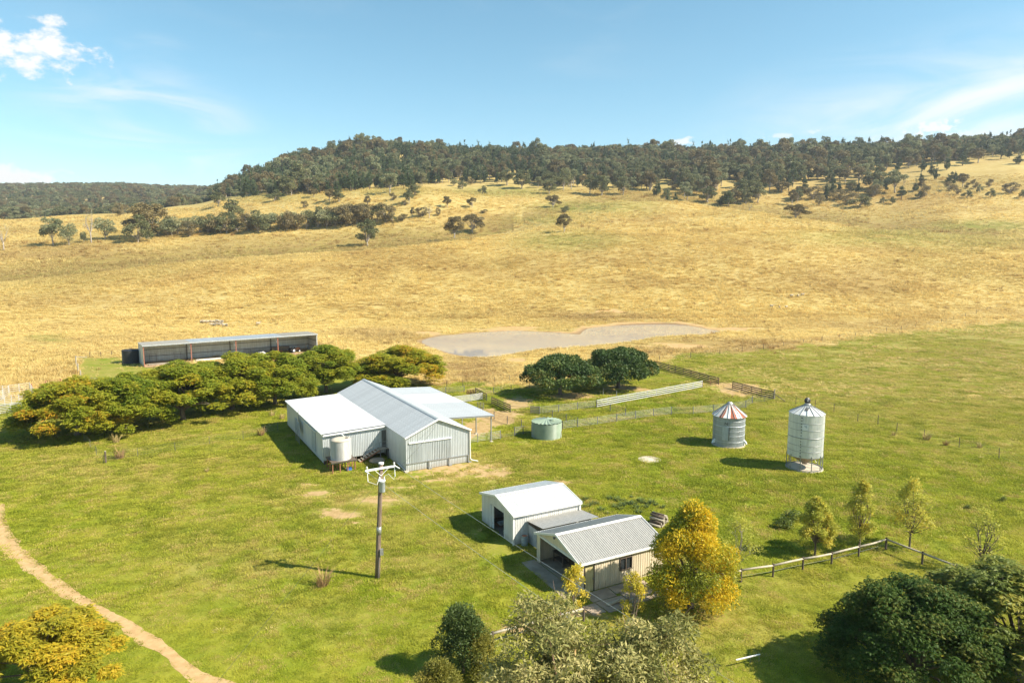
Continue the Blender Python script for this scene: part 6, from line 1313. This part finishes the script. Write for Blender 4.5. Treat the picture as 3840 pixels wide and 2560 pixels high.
for u, v, s_, lab in ((1800, 1212, 1.0, 'green nettle clump beside the dense young tree'), (1820, 1200, 1.3, 'bigger green nettle clump beside the dense young tree'), (2305, 1150, .5, 'lone low dark bush on the open lawn'), (2225, 1168, .45, 'small dark weed bush on the open lawn')):
    tree('weed_bush', lab, gp(u, v), *sm, s_*1.3, s_*.6, cat='bush', cname='foliage')
# ================================================================== hill trees
def gum_variant(seed, H, R0, n, zlo, mat, leaves=3900, L=.66, Wd=.32, crad=1.5, flat=.75, bark=GUM_BARK):
    rng = random.Random(seed); C = []
    for i in range(n):
        a = rng.uniform(0, 6.283); rr = R0*math.sqrt(rng.random())*.85; z = zlo*H+(H*.93-zlo*H)*rng.random()**.7*(1-.45*(rr/R0)**2); c = crad*rng.uniform(.65, 1.3); C.append(((rr*math.cos(a), rr*math.sin(a), z), (c, c, c*flat), c*c))
    return trunk_mesh('trunk', H*zlo*.75, H*.022, [c[0] for c in C], bark, seed, (rng.uniform(-.5, .5), rng.uniform(-.3, .3)), 1, .05), crown_mesh('crown', C, leaves, L, Wd, mat, seed+1, 'leaf', .35, .35)
GUMS = [gum_variant(600, 14, 5.0, 19, .30, LF['gum']), gum_variant(603, 14, 4.4, 16, .34, LF['gumb']), gum_variant(606, 14, 5.4, 22, .20, LF['gum'], 4600), gum_variant(609, 14, 4.8, 15, .36, LF['pale']), gum_variant(612, 14, 5.2, 20, .22, LF['gumb'])]
BUSHY = [gum_variant(620, 10, 4.6, 18, .16, LF['gum'], 2800, .6, .28, 1.5), gum_variant(623, 10, 5.0, 18, .14, LF['gumb'], 2800, .6, .28, 1.5), gum_variant(626, 10, 4.2, 15, .2, LF['pale'], 2400, .6, .28, 1.5)]
def pine_variant(seed, H, R0):
    C = []; rng = random.Random(seed)
    for i in range(22): f = rng.random(); a = rng.uniform(0, 6.28); rr = R0*(1-f*.85)*math.sqrt(rng.random())*.8; C.append(((rr*math.cos(a), rr*math.sin(a), H*(.10+.86*f)), (R0*.36*(1.15-f), R0*.36*(1.15-f), H*.09), (1.2-f)**2))
    return trunk_mesh('trunk', H*.7, H*.014, [], BARK, seed), crown_mesh('crown', C, 1700, .62, .24, LF['pine'], seed+1, 'needle', 0, .3)
PINES = [pine_variant(640, 12, 2.5), pine_variant(643, 12, 2.0), pine_variant(646, 12, 2.9)]
BARE_T = gum_variant(650, 14, 4.0, 12, .4, LF['pale'], 160, .5, .2)
def z1(x, y): return (x/1.809)/K, (480+y/1.809)/K
def z2(x, y): return (1200+x/1.809)/K, (480+y/1.809)/K
def z3(x, y): return (2400+x/1.633)/K, (480+y/1.633)/K
TAKEN = []
def hill_tree(zf, sc, x, y, hp, wp_, kind, k, label=None, group=None):
    u, v = zf(x, y); p = hill(u, v); h = hp/sc*p.y/FPX; w = wp_/sc*p.y/FPX; TAKEN.append((p.x, p.y, w/2))
    V, H0, R0, nm = {'gum': (GUMS, 14, 5.0, 'gum_tree'), 'bush': (BUSHY, 10, 4.8, 'scrub_tree'), 'pine': (PINES, 12, 2.4, 'cypress_pine'), 'bare': ([BARE_T], 14, 4.0, 'dead_gum')}[kind]
    size = 'tiny' if h < 5 else 'small' if h < 8 else 'middling' if h < 12 else 'tall'; shape = 'broad' if w > h*1.0 else 'slim' if w < h*.62 else 'rounded'
    where = ('on the open ground past the scrub belt' if u < 380 else 'on the grassy crest before the dark hill' if u < 860 and v < 500 else 'in the hollow near the scrub belt' if u < 1010 and v >= 500 else 'on the stony rise above the hollow' if u < 1150 else 'below the forest beside the green gully' if u < 1560 else 'in the wooded gully behind the crest' if u < 1830 else 'among scrub on the wooded hillside' if u < 2120 else 'on the bare hillside above the green reeds')
    dl = '%s %s %s %s' % (size, shape, {'gum': ('grey olive', 'brown', 'dark olive', 'pale', 'brown olive')[k % 5]+' gum', 'bush': ('grey', 'brown', 'pale')[k % 3]+' scrub tree', 'pine': 'dark cypress pine', 'bare': 'nearly leafless gum'}[kind], where)
    dg = {'gum': 'gum trees dotted on the slopes', 'bush': 'scrub trees dotted on the slopes', 'pine': 'cypress pines dotted on the slopes', 'bare': 'bare gums on the slopes'}[kind]
    t = tree(nm, label or dl, (p.x, p.y, p.z-.15), *V[k % len(V)], sx=w/2/R0*1.05, sz=h/H0*1.02, group=None if label and not group else (group or dg)); return t
for a in [
 (z1, 1.809, 25, 830, 190, 110, 'bare', 0, 'pale half bare gum beyond the far end of the scrub belt'), (z1, 1.809, 362, 800, 200, 140, 'gum', 3, 'tall pale grey gum on slender twin trunks past the scrub belt'), (z1, 1.809, 468, 795, 150, 125, 'bush', 2, 'rounded pale scrub tree beside the twin trunked gum'), (z1, 1.809, 570, 775, 75, 45, 'bush', 2, 'tiny shrub tree beside the dead standing gum'), (z1, 1.809, 620, 780, 240, 110, 'bare', 0, 'tall dead standing gum among the pale trees'), (z1, 1.809, 712, 755, 150, 135, 'bush', 2, 'open branched pale tree beside the dead gum'), (z1, 1.809, 1005, 750, 255, 230, 'gum', 4, 'large olive brown gum towering at the scrub belt end'), (z1, 1.809, 938, 780, 190, 165, 'bush', 0, 'dense grey scrub tree before the olive brown gum'),
 (z1, 1.809, 1135, 735, 110, 150, 'bush', 2), (z1, 1.809, 820, 600, 90, 85, 'bush', 1), (z1, 1.809, 1245, 505, 65, 95, 'bush', 1), (z1, 1.809, 1480, 532, 100, 105, 'gum', 0), (z1, 1.809, 1590, 640, 155, 135, 'gum', 0, 'tall gum rising out of the scrub belt'), (z1, 1.809, 1860, 500, 82, 95, 'bush', 0, 'yellow green round tree alone on the second crest'), (z1, 1.809, 1600, 470, 55, 65, 'gum', 3), (z1, 1.809, 2130, 470, 65, 80, 'gum', 1), (z1, 1.809, 2235, 500, 85, 85, 'gum', 1), (z1, 1.809, 2300, 505, 85, 80, 'gum', 0), (z1, 1.809, 2068, 545, 50, 42, 'bush', 1),
 (z2, 1.809, 325, 800, 190, 135, 'gum', 2, 'dark leaning gum alone on the front crest'), (z2, 1.809, 910, 750, 152, 135, 'gum', 1, 'left gum of the close pair in the hollow'), (z2, 1.809, 1035, 715, 135, 135, 'gum', 4, 'right gum of the close pair in the hollow'), (z2, 1.809, 1655, 712, 130, 100, 'gum', 1, 'thin brown gum above the green field patch'), (z2, 1.809, 1580, 540, 88, 95, 'gum', 4, 'small spreading gum beside the green gully'), (z2, 1.809, 1660, 575, 48, 78, 'bush', 0, 'dense dark green bush in the green gully'),
 (z2, 1.809, 473, 445, 142, 115, 'gum', 3, 'tall umbrella gum on the second crest before the forest'), (z2, 1.809, 495, 490, 50, 46, 'bush', 1), (z2, 1.809, 603, 515, 102, 66, 'gum', 0), (z2, 1.809, 640, 460, 80, 80, 'gum', 2), (z2, 1.809, 322, 535, 75, 46, 'gum', 1), (z2, 1.809, 575, 525, 35, 36, 'bush', 1), (z2, 1.809, 865, 540, 75, 62, 'gum', 1), (z2, 1.809, 1030, 545, 75, 60, 'gum', 4), (z2, 1.809, 740, 612, 105, 70, 'bare', 0), (z2, 1.809, 690, 605, 65, 90, 'bush', 1), (z2, 1.809, 625, 615, 75, 32, 'gum', 1), (z2, 1.809, 803, 600, 55, 32, 'bush', 1), (z2, 1.809, 1100, 450, 60, 62, 'bush', 0), (z2, 1.809, 1115, 580, 26, 50, 'bush', 1), (z2, 1.809, 560, 635, 50, 70, 'bush', 1), (z2, 1.809, 490, 640, 60, 60, 'bush', 0),
 (z2, 1.809, 1150, 350, 100, 90, 'gum', 1), (z2, 1.809, 1270, 390, 110, 112, 'gum', 0), (z2, 1.809, 1370, 412, 130, 112, 'gum', 2), (z2, 1.809, 1480, 405, 78, 52, 'gum', 3), (z2, 1.809, 1555, 445, 105, 92, 'gum', 2), (z2, 1.809, 1650, 425, 152, 92, 'gum', 0), (z2, 1.809, 1705, 415, 142, 84, 'gum', 3), (z2, 1.809, 1830, 450, 135, 112, 'gum', 0), (z2, 1.809, 1910, 460, 142, 110, 'gum', 2), (z2, 1.809, 2055, 455, 122, 104, 'gum', 0), (z2, 1.809, 2240, 420, 92, 122, 'gum', 4), (z2, 1.809, 2140, 400, 102, 104, 'gum', 1), (z2, 1.809, 965, 415, 60, 62, 'bush', 0), (z2, 1.809, 1025, 385, 46, 46, 'bush', 1), (z2, 1.809, 910, 395, 52, 52, 'bush', 2), (z2, 1.809, 960, 360, 40, 40, 'pine', 0),
 (z3, 1.633, 953, 555, 92, 128, 'gum', 4, 'umbrella shaped brown gum alone on the right front crest'), (z3, 1.633, 670, 505, 46, 55, 'bare', 0), (z3, 1.633, 60, 385, 110, 100, 'gum', 1), (z3, 1.633, 415, 455, 100, 105, 'gum', 2), (z3, 1.633, 540, 485, 90, 70, 'pine', 2), (z3, 1.633, 500, 470, 80, 60, 'pine', 0), (z3, 1.633, 630, 455, 142, 122, 'gum', 2), (z3, 1.633, 720, 460, 130, 100, 'gum', 0), (z3, 1.633, 870, 395, 72, 95, 'gum', 4), (z3, 1.633, 915, 310, 130, 152, 'gum', 0), (z3, 1.633, 985, 440, 82, 84, 'gum', 1), (z3, 1.633, 1005, 262, 82, 82, 'gum', 1), (z3, 1.633, 1100, 475, 62, 44, 'bush', 1), (z3, 1.633, 1440, 380, 122, 142, 'gum', 2, 'broad dark gum on the open right hillside'), (z3, 1.633, 1560, 400, 142, 112, 'gum', 3, 'tall pale trunked gum beside the broad dark one'), (z3, 1.633, 1600, 440, 82, 62, 'pine', 2), (z3, 1.633, 1685, 390, 78, 42, 'pine', 0), (z3, 1.633, 1720, 385, 68, 40, 'gum', 1), (z3, 1.633, 1740, 430, 78, 58, 'bush', 1), (z3, 1.633, 1705, 435, 46, 48, 'bush', 0), (z3, 1.633, 1895, 385, 56, 62, 'bush', 1), (z3, 1.633, 1910, 332, 62, 52, 'pine', 2), (z3, 1.633, 1885, 335, 52, 44, 'pine', 0), (z3, 1.633, 1975, 362, 84, 74, 'gum', 1), (z3, 1.633, 2045, 375, 58, 42, 'bush', 1), (z3, 1.633, 2080, 400, 56, 34, 'bush', 0), (z3, 1.633, 2140, 365, 52, 36, 'bush', 1), (z3, 1.633, 2145, 430, 60, 50, 'bush', 0), (z3, 1.633, 2265, 405, 70, 84, 'bush', 1, 'rounded brown scrub tree on the bare right slope'), (z3, 1.633, 1940, 410, 46, 42, 'bush', 1), (z3, 1.633, 2000, 432, 52, 58, 'bush', 0), (z3, 1.633, 2003, 372, 38, 28, 'bush', 1), (z3, 1.633, 1490, 462, 38, 42, 'bush', 0), (z3, 1.633, 1550, 466, 46, 42, 'bush', 0), (z3, 1.633, 1220, 440, 62, 112, 'bush', 1), (z3, 1.633, 1340, 488, 74, 132, 'bush', 0), (z3, 1.633, 1430, 420, 72, 92, 'bush', 1), (z3, 1.633, 1060, 440, 82, 84, 'bush', 1), (z3, 1.633, 1290, 470, 72, 100, 'bush', 1), (z3, 1.633, 1220, 390, 62, 44, 'pine', 1), (z3, 1.633, 1290, 385, 62, 72, 'gum', 2), (z3, 1.633, 1160, 410, 66, 80, 'bush', 2), (z3, 1.633, 1090, 310, 62, 44, 'pine', 1), (z3, 1.633, 1030, 320, 66, 62, 'pine', 2), (z3, 1.633, 1165, 330, 72, 64, 'pine', 2), (z3, 1.633, 970, 330, 72, 40, 'pine', 0), (z3, 1.633, 2070, 215, 90, 100, 'gum', 1), (z3, 1.633, 1975, 230, 80, 60, 'pine', 2), (z3, 1.633, 2210, 190, 70, 62, 'pine', 2), (z3, 1.633, 2320, 220, 76, 60, 'pine', 0), (z3, 1.633, 1885, 215, 42, 34, 'pine', 0), (z3, 1.633, 2255, 180, 50, 40, 'pine', 1), (z3, 1.633, 2345, 430, 52, 50, 'bush', 0), (z3, 1.633, 1615, 360, 70, 30, 'bare', 0), (z3, 1.633, 200, 380, 50, 62, 'bush', 1)]:
    hill_tree(*a)
# scrub belt along the hollow
rb = random.Random(31)
HB = 'scrub trees of the long belt across the hollow'
for i in range(20): hill_tree(z1, 1.809, 1090+i*66+rb.uniform(-14, 14), 742-i*3.9+rb.uniform(-12, 6), rb.uniform(100, 150), rb.uniform(110, 165), 'bush', rb.randrange(3), 'grey scrub tree packed into the long belt across the hollow', HB)
for i in range(8): hill_tree(z2, 1.809, 20+i*60+rb.uniform(-10, 10), 668-i*4+rb.uniform(-6, 6), rb.uniform(105, 145), rb.uniform(100, 150), 'bush', (1, 0, 1)[rb.randrange(3)], 'grey scrub tree packed into the long belt across the hollow', HB)
for i in range(8): hill_tree(z1, 1.809, 1180+i*130+rb.uniform(-14, 14), 705-i*6+rb.uniform(-6, 6), rb.uniform(90, 120), rb.uniform(100, 140), 'bush', rb.randrange(3), 'grey scrub tree packed into the long belt across the hollow', HB)
# ---- the forest: nearest trees one by one, the mass behind as one wood
def forest():
    rng = np.random.default_rng(91); pts = []
    FU = np.array([430, 500, 560, 700, 850, 950, 1000, 1050, 1150, 1300, 1400, 1550, 1600, 1700, 1800, 1900, 2000, 2100, 2200, 2352, 2700]); FV = np.array([470, 457, 452, 448, 441, 436, 428, 418, 424, 428, 432, 432, 436, 440, 436, 420, 402, 388, 374, 358, 345])
    n = 40000; y = 600+800*rng.random(n)**1.0; t = (rng.random(n)*1.95-.62)*1.0; x = t*y; z = terrain(x, y); zc = y*CS-(z-CAM_H)*SN; u = (1920+FPX*x/zc)/K; v = (1280-FPX*(y*SN+(z-CAM_H)*CS)/zc)/K
    dens = np.clip((np.interp(u, FU, FV)+(_vnoise(x, y, 40, 61)-.5)*16-v)/6, 0, 1)*(u > 470)
    # thinner, clearings showing dry grass towards the open right slope
    thin = np.clip((u-1500)/500, 0, 1)*np.clip((v-345)/40, 0, 1); dens *= 1-thin*np.where(_vnoise(x, y, 45, 62) > .38, .9, .35)
    dens *= np.where((u > 850)&(u < 1500)&(v > 400), np.where(_vnoise(x, y, 35, 63) > .55, .35, 1), 1)
    sl = np.clip((np.interp(u, FU, FV)+62-v)/30, 0, 1)*(u > 1500)*(u < 2200)*(_vnoise(x, y, 30, 64) > .45)*.12; dens = np.maximum(dens, sl*(y < 900))
    gap = _vnoise(x, y, 28, 66)*.6+_vnoise(x, y, 12, 67)*.4; dens = dens*np.where(gap < .38+.12*np.clip((u-1100)/900, 0, 1)*np.clip((v-350)/40, 0, 1), .25, 1)
    keep = rng.random(n) < np.clip(dens, 0, 1)*.85
    x, y, z, u, v = (a[keep] for a in (x, y, z, u, v))
    # spacing: drop trees that stand on another
    order = np.argsort(y); cell = {}; sel = []
    for i in order:
        g = (int(x[i]//6.2), int(y[i]//6.2))
        if g in cell: continue
        if any((x[i]-a)**2+(y[i]-b)**2 < (c*.7)**2 for a, b, c in TAKEN): continue
        cell[g] = 1; sel.append(i)
    sel = np.array(sel); x, y, z, u, v = (a[sel] for a in (x, y, z, u, v))
    pv = _vnoise(x, y, 70, 65)*.7+rng.random(len(x))*.5+.14*np.clip((1400-u)/300, 0, 1)*np.clip((v-350)/30, 0, 1); pine = pv > .66
    kind = np.where(pine, rng.integers(5, 8, len(x)), rng.integers(0, 5, len(x)))
    s = np.where(pine, 1.1+.55*rng.random(len(x)), .95+.65*rng.random(len(x))**2)
    s = s*np.where(rng.random(len(x)) < .07, 1.4, 1.0); sx = s*(.85+.35*rng.random(len(x)))
    near = np.zeros(len(x), bool); front = np.argsort(-v+rng.random(len(x))*8)[:110]; near[front] = (u[front] > 480)&(u[front] < 2360)
    def fl(uu, k, ss, pn):
        w_ = 'at the foot of the dark hill' if uu < 850 else 'at the forest edge above the clearing' if uu < 1250 else 'at the forest edge above the green gully' if uu < 1560 else 'at the forest edge above the wooded gully' if uu < 1850 else 'on the thinly wooded slope below the ridge'
        return ('tall ' if ss > 1.25 else 'short ')+(('dark cypress pine ', 'slender dark cypress pine ', 'broad dark cypress pine ')[k-5] if pn else ('grey olive', 'brown', 'dark olive', 'pale', 'brown olive')[k]+' gum tree ')+w_
    for i in np.nonzero(near)[0]:
        k = int(kind[i]); V = (GUMS+PINES)[k]; pn = k >= 5
        tree('cypress_pine' if pn else 'gum_tree', fl(u[i], k, s[i], pn), (x[i], y[i], z[i]-.2), *V, sx=float(sx[i]), sz=float(s[i]), group='cypress pines at the forest edge' if pn else 'gum trees at the forest edge')
    r = ~near; P = np.stack([x, y, z-.2], 1)[r]; sc = np.stack([sx, sx, s], 1)[r]
    # far wood on the left skyline
    n = 9000; y2 = 820+1750*rng.random(n); t2 = -1.25+.98*rng.random(n); x2 = t2*y2; z2_ = terrain(x2, y2); zc = y2*CS-(z2_-CAM_H)*SN; u2 = (1920+FPX*x2/zc)/K
    k2 = (u2 < 500+(_vnoise(x2, y2, 60, 70)-.5)*40)&(_vnoise(x2, y2, 50, 71)+.25*rng.random(n) > .22)&(y2 > 880)
    P2 = np.stack([x2, y2, z2_-.2], 1)[k2]; kk2 = np.where(_vnoise(P2[:, 0], P2[:, 1], 90, 72)*.7+rng.random(len(P2))*.5 > .78, rng.integers(5, 8, len(P2)), rng.integers(0, 5, len(P2))); s2 = .9+.7*rng.random(len(P2))**2; sc2 = np.stack([s2*1.25, s2*1.25, s2], 1)
    srcs = [(src_object('wood_trunk', a), src_object('wood_crown', b)) for a, b in GUMS+PINES]
    PA = np.concatenate([P, P2]); tag(gn_scatter('hill_forest', PA, rng.random(len(PA))*6.28, np.concatenate([sc, sc2]), srcs, np.concatenate([kind[r], kk2])), 'mixed gum and cypress pine forest covering the hills', 'forest', kind='stuff')
    print('forest', len(PA), 'near', near.sum())
forest()
scatter_grass()
# ================================================================== the air
HAZE_D = .000095
t = NT('thin_haze'); t.t.nodes.remove(t.b); v = t.n('VolumePrincipled'); v.inputs['Density'].default_value = HAZE_D; v.inputs['Color'].default_value = (.86, .92, 1, 1); v.inputs['Anisotropy'].default_value = .2
t.l(v.outputs[0], t.out.inputs['Volume'])
m = MB(); m.box((0, 1300, 140), (9400, 7800, 300)); hz = m.build('haze', t.m); tag(hz, 'thin pale haze of the daytime air', 'haze', kind='stuff')
